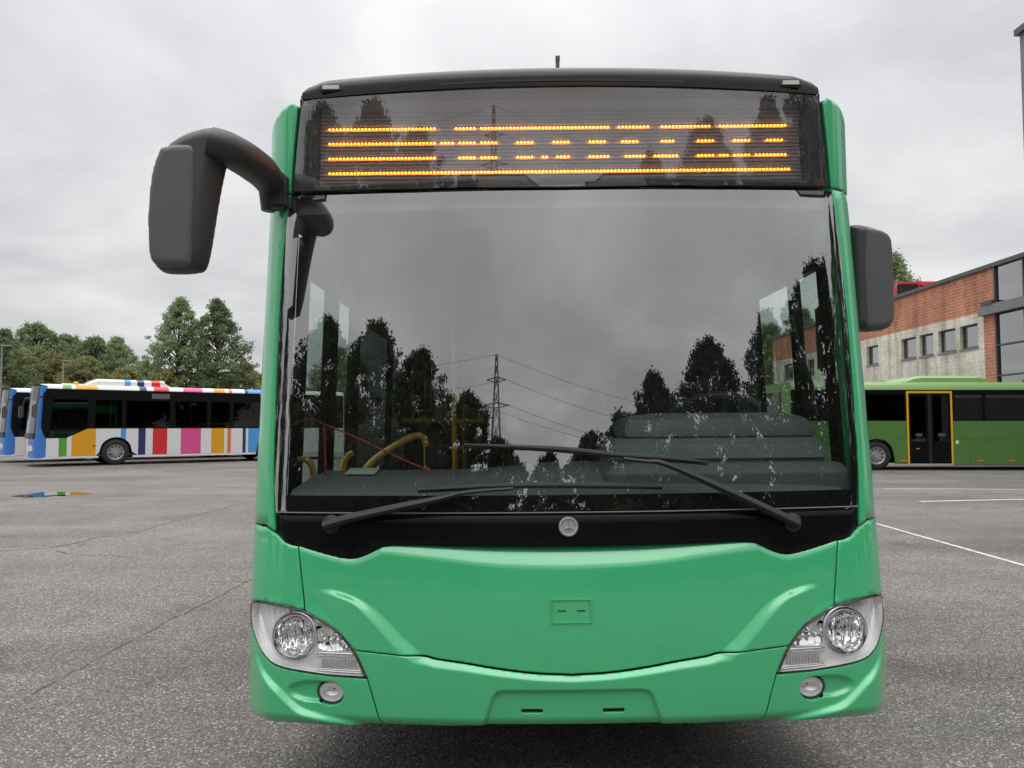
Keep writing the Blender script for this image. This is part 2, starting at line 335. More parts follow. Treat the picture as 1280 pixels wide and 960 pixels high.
class MB:
    """collects simple shapes for one mesh object"""
    def __init__(s): s.v = []; s.f = []
    def add(s, vs, fs):
        o = len(s.v); s.v += [tuple(v) for v in vs]; s.f += [tuple(i + o for i in f) for f in fs]; return s
    def box(s, lo, hi, ch=0.0):
        x0, y0, z0 = lo; x1, y1, z1 = hi
        return s.add([(x0, y0, z0), (x1, y0, z0), (x1, y1, z0), (x0, y1, z0), (x0, y0, z1), (x1, y0, z1), (x1, y1, z1), (x0, y1, z1)],
                     [(0, 3, 2, 1), (4, 5, 6, 7), (0, 1, 5, 4), (1, 2, 6, 5), (2, 3, 7, 6), (3, 0, 4, 7)])
    def tube(s, pts, rad, n=10, flat=1.0, up=(0, 0, 1)):
        pts = [Vector(p) for p in pts]; k = len(pts)
        rads = rad if isinstance(rad, (list, tuple)) else [rad] * k
        vs = []; fs = []
        for i, p in enumerate(pts):
            d = (pts[min(i + 1, k - 1)] - pts[max(i - 1, 0)]).normalized()
            if i == 0:
                u = Vector(up)
                if abs(d.dot(u)) > 0.95: u = Vector((1, 0, 0)) if abs(d.x) < 0.9 else Vector((0, 1, 0))
                a = d.cross(u).normalized()
            else: a = (a - d * a.dot(d)).normalized()       # carry the frame along the path
            b = a.cross(d).normalized()
            for j in range(n):
                th = 2 * PI * j / n
                vs.append(p + a * math.cos(th) * rads[i] * flat + b * math.sin(th) * rads[i])
        for i in range(k - 1):
            for j in range(n):
                fs.append((i * n + j, i * n + (j + 1) % n, (i + 1) * n + (j + 1) % n, (i + 1) * n + j))
        fs.append(tuple(range(n - 1, -1, -1))); fs.append(tuple(range((k - 1) * n, k * n)))
        return s.add(vs, fs)
    def lathe(s, prof, c, axis, n=28, sx=1.0, sy=1.0):
        """prof: (radius, height along axis); axis: unit vector"""
        ax = Vector(axis).normalized(); u = Vector((0, 0, 1)) if abs(ax.z) < 0.9 else Vector((0, 1, 0))
        a = ax.cross(u).normalized(); b = a.cross(ax).normalized()
        vs = []; fs = []
        for r, h in prof:
            for j in range(n):
                th = 2 * PI * j / n
                vs.append(Vector(c) + ax * h + a * (r * sx * math.cos(th)) + b * (r * sy * math.sin(th)))
        for i in range(len(prof) - 1):
            for j in range(n):
                fs.append((i * n + j, i * n + (j + 1) % n, (i + 1) * n + (j + 1) % n, (i + 1) * n + j))
        return s.add(vs, fs)
    def prism(s, poly, ax0, d0, d1, plane='xz'):
        """extrude a 2D outline: plane xz extrudes along y from d0 to d1; xy along z; yz along x"""
        n = len(poly)
        def pt(p, d):
            return {'xz': (p[0], d, p[1]), 'xy': (p[0], p[1], d), 'yz': (d, p[0], p[1])}[plane]
        vs = [pt(p, d0) for p in poly] + [pt(p, d1) for p in poly]
        fs = [tuple(range(n)), tuple(range(2 * n - 1, n - 1, -1))] + [(i, i + n, (i + 1) % n + n, (i + 1) % n) for i in range(n)]
        return s.add(vs, fs)
    def build(s, name, mat, parent=None, smooth=False, bevel=0.0, seg=2, angle=35):
        me = bpy.data.meshes.new(name)
        bm = bmesh.new()
        vv = [bm.verts.new(v) for v in s.v]
        for f in s.f:
            try: bm.faces.new([vv[i] for i in f])
            except ValueError: pass
        bmesh.ops.remove_doubles(bm, verts=bm.verts, dist=1e-6)
        bmesh.ops.recalc_face_normals(bm, faces=bm.faces)
        if bevel > 0:
            es = [e for e in bm.edges if len(e.link_faces) == 2 and e.calc_face_angle(0) > R(30)]
            bmesh.ops.bevel(bm, geom=es, offset=bevel, segments=seg, affect='EDGES', clamp_overlap=True)
        bm.to_mesh(me); bm.free()
        if smooth or bevel > 0:
            me.polygons.foreach_set('use_smooth', [True] * len(me.polygons))
            me.set_sharp_from_angle(angle=R(angle))
        me.update()
        return link(name, me, mat, parent)
def sm(t):
    t = np.clip(t, 0, 1); return t * t * (3 - 2 * t)
def resample(poly, step, closed=True):
    P_ = [np.array(p, float) for p in poly]
    n = len(P_); outp = []
    for i in range(n if closed else n - 1):
        a, b = P_[i], P_[(i + 1) % n]
        k = max(1, int(math.ceil(np.hypot(*(b - a)) / step)))
        for j in range(k): outp.append(a + (b - a) * j / k)
    if not closed: outp.append(P_[-1])
    return np.array(outp)
def catmull(pts, k=6):
    """smooth open curve through points"""
    p = [np.array(q, float) for q in pts]
    p = [2 * p[0] - p[1]] + p + [2 * p[-1] - p[-2]]
    o = []
    for i in range(1, len(p) - 2):
        for j in range(k):
            t = j / k
            o.append(0.5 * ((2 * p[i]) + (-p[i-1] + p[i+1]) * t + (2*p[i-1] - 5*p[i] + 4*p[i+1] - p[i+2]) * t*t + (-p[i-1] + 3*p[i] - 3*p[i+1] + p[i+2]) * t**3))
    o.append(p[-2])
    return [tuple(q) for q in o]
def area2(p):
    x, y = p[:, 0], p[:, 1]
    return 0.5 * np.sum(x * np.roll(y, -1) - np.roll(x, -1) * y)
def inside(pts, poly):
    x, y = pts[:, 0], pts[:, 1]; c = np.zeros(len(pts), bool)
    for i in range(len(poly)):
        x0, y0 = poly[i - 1]; x1, y1 = poly[i]
        cond = ((y0 > y) != (y1 > y))
        with np.errstate(divide='ignore', invalid='ignore'):
            xi = (x1 - x0) * (y - y0) / (y1 - y0 + 1e-15) + x0
        c ^= cond & (x < xi)
    return c
def dist_poly(pts, poly):
    d = np.full(len(pts), 1e9)
    for i in range(len(poly)):
        a = np.array(poly[i - 1]); b = np.array(poly[i]); ab = b - a
        t = np.clip(((pts - a) @ ab) / (ab @ ab + 1e-15), 0, 1)
        d = np.minimum(d, np.hypot(*(pts - a - t[:, None] * ab).T))
    return d
def shrink(poly, g):
    """inset a dense CCW loop by g"""
    d = np.roll(poly, -1, 0) - np.roll(poly, 1, 0)
    d /= np.hypot(*d.T)[:, None] + 1e-12
    n = np.stack([-d[:, 1], d[:, 0]], 1)
    return poly + n * g, -n
def triangulate(loops, grid):
    """loops: CCW outer + holes as dense arrays -> (points, triangles, boundary index ranges)"""
    allp = np.concatenate(loops)
    edges = []; o = 0; rng = []
    for l in loops:
        n = len(l); edges += [(o + i, o + (i + 1) % n) for i in range(n)]; rng.append((o, n)); o += n
    lo, hi = loops[0].min(0), loops[0].max(0)
    g0, g1 = grid if isinstance(grid, tuple) else (grid, grid)
    gx = np.arange(lo[0] + g0 * .5, hi[0], g0); gy = np.arange(lo[1] + g1 * .5, hi[1], g1)
    if len(gx) and len(gy):
        G = np.stack(np.meshgrid(gx, gy, indexing='ij'), -1).reshape(-1, 2)
        keep = inside(G, loops[0])
        for h in loops[1:]: keep &= ~inside(G, h)
        G = G[keep]
        gm = min(g0, g1)
        if len(G):
            k2 = np.ones(len(G), bool)
            for l in loops: k2 &= dist_poly(G, l) > gm * .45
            G = G[k2]
        allp2 = np.concatenate([allp, G]) if len(G) else allp
    else: allp2 = allp
    res = delaunay_2d_cdt([Vector((float(p[0]), float(p[1]))) for p in allp2], edges, [], 0, 1e-7)
    V = np.array([[v.x, v.y] for v in res[0]]); T = np.array([f for f in res[2]])
    c = V[T].mean(1)
    k = inside(c, loops[0])
    for h in loops[1:]: k &= ~inside(c, h)
    T = T[k]
    a = V[T]; ar = (a[:, 1, 0] - a[:, 0, 0]) * (a[:, 2, 1] - a[:, 0, 1]) - (a[:, 2, 0] - a[:, 0, 0]) * (a[:, 1, 1] - a[:, 0, 1])
    T[ar < 0] = T[ar < 0][:, ::-1]
    T = T[np.abs(ar) > 1e-12]
    return V, T, rng

# ================================================================== the bus front surface
PB, UC, CR = 0.09, 1.10, 0.22
def _plan():
    us, ys = [0.0], [0.0]
    for i in range(1, 401):
        u = UC * i / 400; us.append(u); ys.append(PB * u * u)
    a0 = math.atan(2 * PB * UC); cx = UC - CR * math.sin(a0); cy = PB * UC * UC + CR * math.cos(a0)
    for i in range(1, 201):
        a = a0 + (PI / 2 - a0) * i / 200
        us.append(cx + CR * math.sin(a)); ys.append(cy - CR * math.cos(a))
    us.append(us[-1]); ys.append(ys[-1] + 14)
    us = np.array(us); ys = np.array(ys)
    return np.concatenate([[0], np.cumsum(np.hypot(np.diff(us), np.diff(ys)))]), us, ys
PS, PU, PY = _plan()
S_SIDE = float(PS[-2]); Y_SIDE = float(PY[-2])
def s_of_y(y): return S_SIDE + (y - Y_SIDE)
def d_of_z(z):
    z = np.asarray(z, float)
    low = 0.15 * (z - 0.6) ** 2
    t = z - 1.06
    mid = 0.032 + 0.072 * t + 0.004 * t * t
    top = 0.138 - 0.082 * (z - 2.45)
    return np.where(z < 1.06, low, np.where(z < 2.45, mid, top))
def w_of_z(z): return np.interp(z, [0.25, 1.1, 2.4, 2.95], [1.280, 1.278, 1.254, 1.234]) / 1.275
def plan_normal(a):
    e = 1e-3
    du = np.interp(a + e, PS, PU) - np.interp(a - e, PS, PU); dy = np.interp(a + e, PS, PY) - np.interp(a - e, PS, PY)
    l = np.hypot(du, dy); return dy / l, -du / l
TOP_E = [(0, 1.056), (.335, 1.058), (.62, 1.061), (.693, 1.058), (.73, 1.046), (.782, 1.018), (.832, 1.004), (.899, 1.010), (.972, 1.027), (1.048, 1.045)]
CREASE = [(0, .972), (.272, .98), (.484, 1.002), (.69, 1.022), (.73, 1.014), (.79, .990), (.835, .982), (.88, .988), (.972, 1.010), (1.05, 1.034)]
SMILE = [(0, .584), (.14, .591), (.275, .607), (.39, .625), (.498, .639), (.545, .650), (.635, .655), (.71, .661), (.80, .668)]
SW_U = [(.542, .652), (.625, .725), (.703, .80), (.742, .828), (.791, .853), (.871, .88), (.961, .892), (1.2, .90)]
SW_L = [(.542, .590), (.633, .655), (.692, .715), (.741, .768), (.80, .826), (.87, .861), (.961, .884), (1.2, .88)]
LIP = [(.70, .375), (.765, .398), (.842, .417), (.945, .438), (1.01, .457), (1.055, .488), (1.105, .532), (1.165, .582), (1.21, .622), (1.30, .70), (1.4, .80), (1.6, .9)]
TOP_C = catmull(TOP_E, 6); CREASE = catmull(CREASE, 6); SMILE_C = catmull(SMILE, 6); SW_U = catmull(SW_U, 6); SW_L = catmull(SW_L, 6); LIP = catmull(LIP, 6)
def xy(l): return [p[0] for p in l], [p[1] for p in l]
PLATE = [(-.335, .30), (-.335, .397), (-.297, .510), (-.280, .531), (-.255, .538), (.255, .538), (.280, .531), (.297, .510), (.335, .397), (.335, .30)]
def bump(s, z):
    a = np.abs(s)
    zu = np.interp(a, *xy(SW_U)); zl = np.interp(a, *xy(SW_L)); zl = np.minimum(zl, zu - 0.024)
    zs = np.interp(a, *xy(SMILE_C))
    H = 0.022
    fade = np.maximum(1 - sm((a - .84) / .14), sm((.86 - z) / .16))
    sw = np.where(a > .542, H * sm((zu - z) / (zu - zl)) * fade, 0)
    cham = sm((zs - z + .004) / (0.028 + 0.008 * np.clip((a - .2) / .35, 0, 1)))
    bl = sm((a - .52) / .12)
    bum = np.where(z < zs, H * (cham * (1 - bl) + bl), 0)
    b = np.where(a < .80, np.maximum(sw, bum), sw)
    b = np.where((a < .542) & (z >= zs), 0, b)
    # rolled-back top of the flap
    zc_ = np.interp(a, *xy(CREASE))
    k = 0.004; q = (z - zc_) / k
    soft = k * np.log1p(np.exp(np.clip(q, -30, 30)))
    soft = np.where(q > 30, z - zc_, soft)
    b = b - 0.55 * soft * (1 - sm((a - 1.03) / .03))
    # lower corner lip and the scoop round the fog lamp
    zn = np.interp(a, *xy(LIP))
    b = b + 0.024 * sm((zn - z) / 0.028) * sm((a - .74) / .10) * (1 - sm((a - 1.3) / .2))
    sc = ((a - .965) / .085) ** 2 + ((z - .512) / .034) ** 2
    b = b - 0.017 * sm(1.6 - sc) * np.where(a > .75, 1, 0)
    # number-plate recess
    m = (a < .36) & (z < .56)
    if np.any(m):
        sh = s.shape if hasattr(s, 'shape') else ()
        pts = np.stack([np.ravel(s), np.ravel(z)], 1)
        ins = inside(pts, PLATE); dd = dist_poly(pts, PLATE)
        rec = np.where(ins, 0.016 * sm(dd / 0.018), 0).reshape(sh)
        b = b - np.where(m, rec, 0)
    # roll under the bottom edge
    b = b - 0.9 * np.clip(.435 - z, 0, 1) ** 2 / .06
    return b * (1 - sm((a - 1.10) / .17)) 
def F0(s, z):
    a = np.abs(s)
    return np.stack([np.interp(a, PS, PU) * np.sign(s) * w_of_z(z), np.interp(a, PS, PY) + d_of_z(z), z + 0 * s], -1)
def F1(s, z):
    p = F0(s, z); nx, ny = plan_normal(np.abs(s)); b = bump(s, z)
    p[..., 0] += nx * np.sign(s) * b; p[..., 1] += ny * b
    return p
def frame_of(F, s, z, e=1.5e-3):
    ts = (F(s + e, z) - F(s - e, z)) / (2 * e); tz = (F(s, z + e) - F(s, z - e)) / (2 * e)
    n = np.cross(ts, tz); n /= np.linalg.norm(n, axis=-1, keepdims=True) + 1e-12
    return ts, tz, n
def surf_pt(s, z, off=0.0, F=None):
    F = F or F0
    s = np.array([float(s)]); z = np.array([float(z)])
    p = F(s, z)[0]; _, _, n = frame_of(F, s, z)
    return Vector(p + n[0] * off), Vector(n[0])
def panel(name, outline, mat, parent, F=F0, off=0.0, gap=0.0025, thick=0.02, grid=0.03, holes=(), edge=0.0025, step=None, mirror=False):
    if mirror:
        outline = [(-p[0], p[1]) for p in outline]; holes = [[(-p[0], p[1]) for p in h] for h in holes]
    gm = min(grid) if isinstance(grid, tuple) else grid
    st = step or gm
    loops = []; outs = []
    for i, l in enumerate([outline] + list(holes)):
        q = resample(l, st)
        ar = area2(q)
        if (ar < 0) == (i == 0): q = q[::-1]
        q, o = shrink(q, gap)
        loops.append(q); outs.append(o)
    V, T, rng = triangulate(loops, grid)
    s, z = V[:, 0], V[:, 1]
    p = F(s, z); ts, tz, n = frame_of(F, s, z)
    p = p + n * off
    nn = n.copy()
    verts = p.copy(); faces = [tuple(map(int, t)) for t in T]
    extra = []; en = []
    for (o, cnt), od in zip(rng, outs):
        idx = np.arange(o, o + cnt)
        d3 = ts[idx] * od[:, :1] + tz[idx] * od[:, 1:]
        d3 /= np.linalg.norm(d3, axis=1, keepdims=True) + 1e-12
        verts[idx] -= n[idx] * edge
        if edge > 0: nn[idx] = n[idx] * .75 + d3 * .5
        b0 = len(verts) + len(extra)
        top = verts[idx]; bot = verts[idx] - n[idx] * thick
        extra += list(top) + list(bot); en += list(d3) + list(d3)
        for i in range(cnt):
            j = (i + 1) % cnt
            faces.append((b0 + j, b0 + i, b0 + cnt + i, b0 + cnt + j))
    allv = np.concatenate([verts, np.array(extra)]); alln = np.concatenate([nn, np.array(en)])
    return mesh(name, allv, faces, mat, parent, True, alln)
def band(name, outline, mat, parent, F=F0, off=0.0, grid=0.04, holes=(), mirror=False):
    return panel(name, outline, mat, parent, F, off, 0.0, 0.004, grid, holes, 0.0, mirror=mirror)
def pillow(outline, y0, depth, r, grid, back=None):
    """puffed solid from an xz outline: front at y0-depth, rounded over r"""
    q = resample(outline, grid)
    if area2(q) < 0: q = q[::-1]
    V, T, _ = triangulate([q], grid)
    d = dist_poly(V, q); d[:len(q)] = 0
    h = np.sqrt(np.clip(1 - (1 - np.clip(d / r, 0, 1)) ** 2, 0, 1))
    vf = np.stack([V[:, 0], y0 - depth * h, V[:, 1]], 1)
    vb = np.stack([V[:, 0], y0 + (back if back is not None else depth) * h, V[:, 1]], 1)
    n = len(V); nb = len(q)
    rem = {i: i if i < nb else i + n for i in range(n)}
    verts = np.concatenate([vf, vb]); faces = [tuple(map(int, t)) for t in T] + [tuple(rem[int(i)] for i in t[::-1]) for t in T]
    return verts, faces

# ================================================================== ground
CAMP = Vector((0, 0, 1.5)); PIT = R(3.04)
def at(px, py, Y):
    """world point on the ray through a photograph pixel, at depth y = Y"""
    cx_ = (px - 640) / 961; cz_ = (480 - py) / 961
    d = Vector((cx_, math.cos(PIT) - cz_ * math.sin(PIT), math.sin(PIT) + cz_ * math.cos(PIT)))
    return CAMP + d * (Y / d.y)
def on_ground(px, py):
    cx_ = (px - 640) / 961; cz_ = (480 - py) / 961
    d = Vector((cx_, math.cos(PIT) - cz_ * math.sin(PIT), math.sin(PIT) + cz_ * math.cos(PIT)))
    return CAMP + d * (-1.5 / d.z)
ground = mesh('ground', [(-400, -400, 0), (400, -400, 0), (400, 400, 0), (-400, 400, 0)], [(0, 1, 2, 3)], M['asphalt'])
tag(ground, 'worn grey asphalt yard', kind='structure')
rng_ = random.Random(5)
def crack(pxs, wid, z):
    pts = [on_ground(*p) for p in pxs]
    path = []
    for a, b in zip(pts[:-1], pts[1:]):
        k = max(2, int((b - a).length / 0.05))
        for i in range(k): path.append(a.lerp(b, i / k))
    path.append(pts[-1])
    vs = []; n = len(path)
    off = 0
    for i, p in enumerate(path):
        d = (path[min(i + 1, n - 1)] - path[max(0, i - 1)]).normalized(); nrm = Vector((-d.y, d.x, 0))
        off = off * 0.85 + rng_.uniform(-.012, .012)
        q = p + nrm * off; ww = wid * rng_.uniform(.15, 1.0)
        vs += [(q.x - nrm.x * ww, q.y - nrm.y * ww, z), (q.x + nrm.x * ww, q.y + nrm.y * ww, z)]
    mesh('crack', vs, [(2 * i, 2 * i + 1, 2 * i + 3, 2 * i + 2) for i in range(n - 1)], M['crack'], ground)
crack([(40, 868), (71, 852), (100, 836), (146, 810), (172, 797), (200, 781), (258, 752), (312, 725), (340, 712)], .007, .004)
crack([(0, 689), (62, 685), (90, 680), (125, 672), (175, 664), (250, 643), (321, 625), (360, 617)], .013, .004)
crack([(70, 688), (95, 694), (140, 694), (180, 700)], .010, .005)
def strip(name, pts, wid, mat, z, lab):
    vs = []
    for i, p in enumerate(pts):
        d = (Vector(pts[min(i + 1, len(pts) - 1)]) - Vector(pts[max(i - 1, 0)])).normalized(); nrm = Vector((-d.y, d.x, 0)) * wid / 2
        vs += [(p[0] - nrm.x, p[1] - nrm.y, z), (p[0] + nrm.x, p[1] + nrm.y, z)]
    o = mesh(name, vs, [(2 * i, 2 * i + 1, 2 * i + 3, 2 * i + 2) for i in range(len(pts) - 1)], mat)
    return tag(o, lab, kind='structure')
a_, b_ = on_ground(1100, 656), on_ground(1280, 707)
dl = (b_ - a_)
strip('painted_line', [tuple(a_ - dl * 1.5), tuple(a_), tuple(b_), tuple(b_ + dl * .8)], .065, M['line'], .004, 'long worn white line painted on the asphalt right of the bus')
strip('painted_line', [tuple(on_ground(1150, 627)), tuple(on_ground(1290, 624))], .13, M['line'], .004, 'short worn white line painted on the asphalt in front of the green coach')
strip('painted_line', [tuple(on_ground(1105, 611)), tuple(on_ground(1290, 612))], .10, M['line'], .004, 'faint white line painted on the asphalt close to the green coach')
pv = []
pc = (on_ground(30, 618) + on_ground(105, 618)) / 2
for i in range(40):
    th = 2 * PI * i / 40; rr = 1 + .16 * math.sin(3 * th + 1) + .11 * math.sin(7 * th) + .06 * math.sin(11 * th + 2)
    pv.append((pc.x - .05 + .66 * rr * math.cos(th), pc.y + .62 * rr * math.sin(th), .004))
tag(mesh('puddle', pv, [tuple(range(40))], M['water']), 'small rain puddle reflecting the striped bus', kind='structure')

# ================================================================== depot building on the right
BX = 24.0
def wall_grid(u0, u1, z0, z1, holes, th, fn):
    """wall in u/z with rectangular openings; fn(u, d, z) -> xyz, d is depth into the wall"""
    us = sorted({u0, u1, *[h[0] for h in holes], *[h[1] for h in holes]}); zs = sorted({z0, z1, *[h[2] for h in holes], *[h[3] for h in holes]})
    us = [u for u in us if u0 <= u <= u1]; zs = [z for z in zs if z0 <= z <= z1]
    mb = MB()
    def solid(i, j):
        if i < 0 or j < 0 or i >= len(us) - 1 or j >= len(zs) - 1: return False
        cu, cz = (us[i] + us[i + 1]) / 2, (zs[j] + zs[j + 1]) / 2
        return not any(h[0] < cu < h[1] and h[2] < cz < h[3] for h in holes)
    for i in range(len(us) - 1):
        for j in range(len(zs) - 1):
            if not solid(i, j): continue
            a, b, c, d = us[i], us[i + 1], zs[j], zs[j + 1]
            mb.add([fn(a, 0, c), fn(b, 0, c), fn(b, 0, d), fn(a, 0, d)], [(0, 1, 2, 3)])
            for di, dj, e0, e1 in ((-1, 0, (a, c), (a, d)), (1, 0, (b, c), (b, d)), (0, -1, (a, c), (b, c)), (0, 1, (a, d), (b, d))):
                if not solid(i + di, j + dj):
                    mb.add([fn(e0[0], 0, e0[1]), fn(e1[0], 0, e1[1]), fn(e1[0], th, e1[1]), fn(e0[0], th, e0[1])], [(0, 1, 2, 3)])
    return mb
bld = empty('depot_building', (BX, 52, 0))
tag(bld, 'long depot building of red brick over cream blocks behind the green coach', 'building')
def bfn(u, d, z): return (d, u - 52, z)              # facade runs along world y
Y0B, Y1B = 37.9, 70.2
WIN = [(39.4, 41.0, 5.5, 6.75), (41.4, 43.1, 5.5, 6.75), (43.6, 45.1, 5.5, 6.75), (45.5, 47.2, 5.5, 6.75), (50.2, 51.8, 5.5, 6.75),
       (54.3, 55.8, 5.5, 6.75), (57.9, 59.4, 5.5, 6.75), (60.9, 62.2, 5.5, 6.75), (62.5, 63.9, 5.5, 6.75), (65.5, 67.6, 5.5, 6.75)]
wall_grid(38.9, Y1B, 0, 7.25, WIN, .35, bfn).build('block_wall', M['block'], bld)
wall_grid(Y0B, Y1B, 7.252, 9.35, [], .35, bfn).build('brick_band', M['brick'], bld)
wall_grid(Y0B, 38.898, 0, 7.25, [], .35, lambda u, d, z: (d - .004, u - 52, z)).build('brick_pier', M['brick'], bld)
MB().box((0, Y1B - 52, 0), (24, Y1B - 52 + .35, 9.35)).build('end_wall', M['brick'], bld)
MB().box((-.12, Y0B - 52 - 12, 9.352), (.5, Y1B - 52 + .4, 9.56)).build('roof_edge', M['roof_metal'], bld)
MB().box((.5, Y0B - 52 - 12, 9.1), (26, Y1B - 52 + .3, 9.3)).build('roof_deck', M['concrete'], bld)
for (y0, y1, z0, z1) in WIN:
    wf = wall_grid(y0 + .002, y1 - .002, z0 + .002, z1 - .002, [(y0 + .09, y1 - .09, z0 + .09, z1 - .09)], .08, lambda u, d, z: (d + .16, u - 52, z)).build('window', M['frame_grey'], bld)
    mesh('pane', [bfn(y0 + .08, .21, z0 + .08), bfn(y1 - .08, .21, z0 + .08), bfn(y1 - .08, .21, z1 - .08), bfn(y0 + .08, .21, z1 - .08)], [(0, 1, 2, 3)], M['buildglass'], wf)
    MB().box((.30, y0 - 52, z0), (.33, y1 - 52, z1)).build('blind', M['concrete'], wf)
    MB().box((-.05, y0 - 52 - .05, z0 - .09), (.16, y1 - 52 + .05, z0 - .002)).build('sill', M['concrete'], wf)
# glazed bay
GY = [27.0, 29.2, 31.4, 33.6, 35.75, 37.9]
GZ = [(0.3, 2.2), (2.25, 3.9), (3.95, 5.4), (5.45, 6.95), (7.55, 9.32)]
cw = empty('glazed_bay'); cw.parent = bld
for k in range(len(GY) - 1):
    for (z0, z1) in GZ:
        mesh('pane', [bfn(GY[k] + .04, .06, z0), bfn(GY[k + 1] - .04, .06, z0), bfn(GY[k + 1] - .04, .06, z1), bfn(GY[k] + .04, .06, z1)], [(0, 1, 2, 3)], M['buildglass'], cw)
for y in GY: MB().box((-.04, y - 52 - .045, 0), (.10, y - 52 + .045, 9.35)).build('mullion', M['frame_grey'], cw)
for z in (2.225, 3.925, 5.425): MB().box((-.03, GY[0] - 52, z - .04), (.098, GY[-1] - 52, z + .04)).build('transom', M['frame_grey'], cw)
MB().box((-.30, GY[0] - 52, 7.0), (.05, 38.9 - 52, 7.18)).box((-.22, GY[0] - 52, 7.182), (.05, 38.9 - 52, 7.5)).build('spandrel_band', M['concrete'], cw)
MB().box((-.26, 37.8 - 52, 7.502), (-.02, 38.7 - 52, 7.68)).build('floodlight', M['frame_grey'], bld)
MB().box((.4, GY[0] - 52, 0), (.6, GY[-1] - 52, 9.2)).build('inner_wall', M['frame_grey'], bld)
# taller block beyond the frame's right edge
tw = empty('tower_block', (0, 0, 0))
c0 = at(1274.5, 44, 30.5)
MB().box((c0.x, 14, 0), (c0.x + 12, c0.y, c0.z)).build('wall', M['concrete'], tw)
MB().box((c0.x - .16, 13.8, c0.z + .002), (c0.x + 12.2, c0.y + .12, c0.z + .26)).build('roof_slab', M['roof_metal'], tw)
tag(tw, 'corner of a tall grey block with flat overhanging roof at top right edge', 'building')

# ================================================================== trees
def leaf_mesh(name, clumps, nleaf, size, seed, mat):
    r = np.random.default_rng(seed)
    C_ = np.array([c[:3] for c in clumps]); rad = np.array([c[3] for c in clumps])
    wgt = rad ** 2; idx = r.choice(len(C_), nleaf, p=wgt / wgt.sum())
    dirs = r.normal(size=(nleaf, 3)); dirs /= np.linalg.norm(dirs, axis=1, keepdims=True)
    pos = C_[idx] + dirs * (rad[idx] * r.uniform(.15, 1.0, nleaf) ** .6 * np.where(r.random(nleaf) < .22, r.uniform(1.0, 1.9, nleaf), 1))[:, None] * np.array([1, 1, .75])
    a = r.normal(size=(nleaf, 3)); a /= np.linalg.norm(a, axis=1, keepdims=True)
    b = np.cross(a, r.normal(size=(nleaf, 3))); b /= np.linalg.norm(b, axis=1, keepdims=True)
    sz = size * r.uniform(.55, 1.35, nleaf)[:, None]
    v = np.stack([pos - a * sz, pos + b * sz * .55, pos + a * sz, pos - b * sz * .55], 1).reshape(-1, 3)
    me = bpy.data.meshes.new(name)
    me.vertices.add(len(v)); me.vertices.foreach_set('co', v.ravel())
    me.loops.add(nleaf * 4); me.loops.foreach_set('vertex_index', np.arange(nleaf * 4))
    me.polygons.add(nleaf); me.polygons.foreach_set('loop_start', np.arange(nleaf) * 4); me.polygons.foreach_set('loop_total', np.full(nleaf, 4))
    me.update(); me.materials.append(mat)
    return me
def tree_data(h, wid, seed, nclump=70, nleaf=9000, size=.17, base=.18, mat='leaf', top=.35, pw=1.0):
    r = random.Random(seed)
    tb = MB(); clumps = []
    pts = [(0, 0, -.1)]; x = y = 0
    for i in range(1, 9):
        x += r.uniform(-.12, .12) * wid * .12; y += r.uniform(-.12, .12) * wid * .12
        pts.append((x, y, h * .9 * i / 8))
    tb.tube(pts, [h * .018 * (1 - .88 * i / 8) + .01 for i in range(9)], 8)
    for k in range(nclump):
        t = base + (1 - base) * ((k + r.random()) / nclump)
        prof = math.sin(PI * min(1, (t - base) / (1 - base) * .86 + .12)) ** .75 * (1 if t < .6 else 1 - top * (t - .6) / .4)
        rr = wid * .5 * prof * math.sqrt(r.uniform(.12, 1.0)) * r.uniform(.8, 1.12)
        th = r.uniform(0, 2 * PI)
        c = (rr * math.cos(th), rr * math.sin(th), h * t * .97)
        crad = wid * r.uniform(.038, .092) * (1.15 - .45 * t)
        clumps.append((*c, crad))
        if k % 4 == 0:
            zb = h * max(.12, t - .16); f = zb / (h * .9) * 8; i0 = min(7, int(f)); q = Vector(pts[i0]).lerp(Vector(pts[i0 + 1]), f - i0)
            m_ = q.lerp(Vector(c), .5) + Vector((0, 0, -.03 * h * r.random()))
            tb.tube([q, m_, c], [h * .006, h * .004, h * .0015], 5)
    o = tb.build('trunk', M['bark'], None, smooth=True)
    tm = o.data; bpy.data.objects.remove(o)
    return tm, leaf_mesh('crown', clumps, nleaf, size, seed, M[mat])
TREES = {
    'poplar': tree_data(14.2, 7.6, 3, 430, 36000, 0.105, .08, 'leaf', .45),
    'round': tree_data(11.5, 9.7, 7, 400, 45900, 0.118, .10, 'leaf', .2),
    'olive': tree_data(9.5, 8.7, 11, 330, 35100, 0.118, .08, 'leaf_olive', .2),
    'tall': tree_data(13, 8.2, 21, 400, 43200, 0.109, .10, 'leaf', .3),
    'shrub': tree_data(6.5, 6.7, 31, 230, 21600, 0.101, .04, 'leaf_olive', .2),
}
DARK = {}
def tree(kind, x, y, sc, rz, label, group, dark=False):
    o = empty('deciduous_tree', (x, y, 0), (0, 0, rz)); o.scale = (sc, sc, sc)
    link('trunk', TREES[kind][0], None, o); me = TREES[kind][1]
    if dark:                                              # backlit shade behind the photographer is put into the leaf colour
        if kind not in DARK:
            DARK[kind] = me.copy(); DARK[kind].materials.clear(); DARK[kind].materials.append(M['leaf_shaded'])
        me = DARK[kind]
    link('crown', me, None, o)
    return tag(o, label, 'tree', group)
GL = 'trees behind the striped buses'
def tpx(kind, px, top, Y, rz, label, group, hh):
    p = at(px, top, Y); return tree(kind, p.x, Y, p.z / hh, rz, label, group)
tpx('poplar', 226, 369, 74, .4, 'left of the two tall leafy trees joined above the striped bus', GL, 14.1)
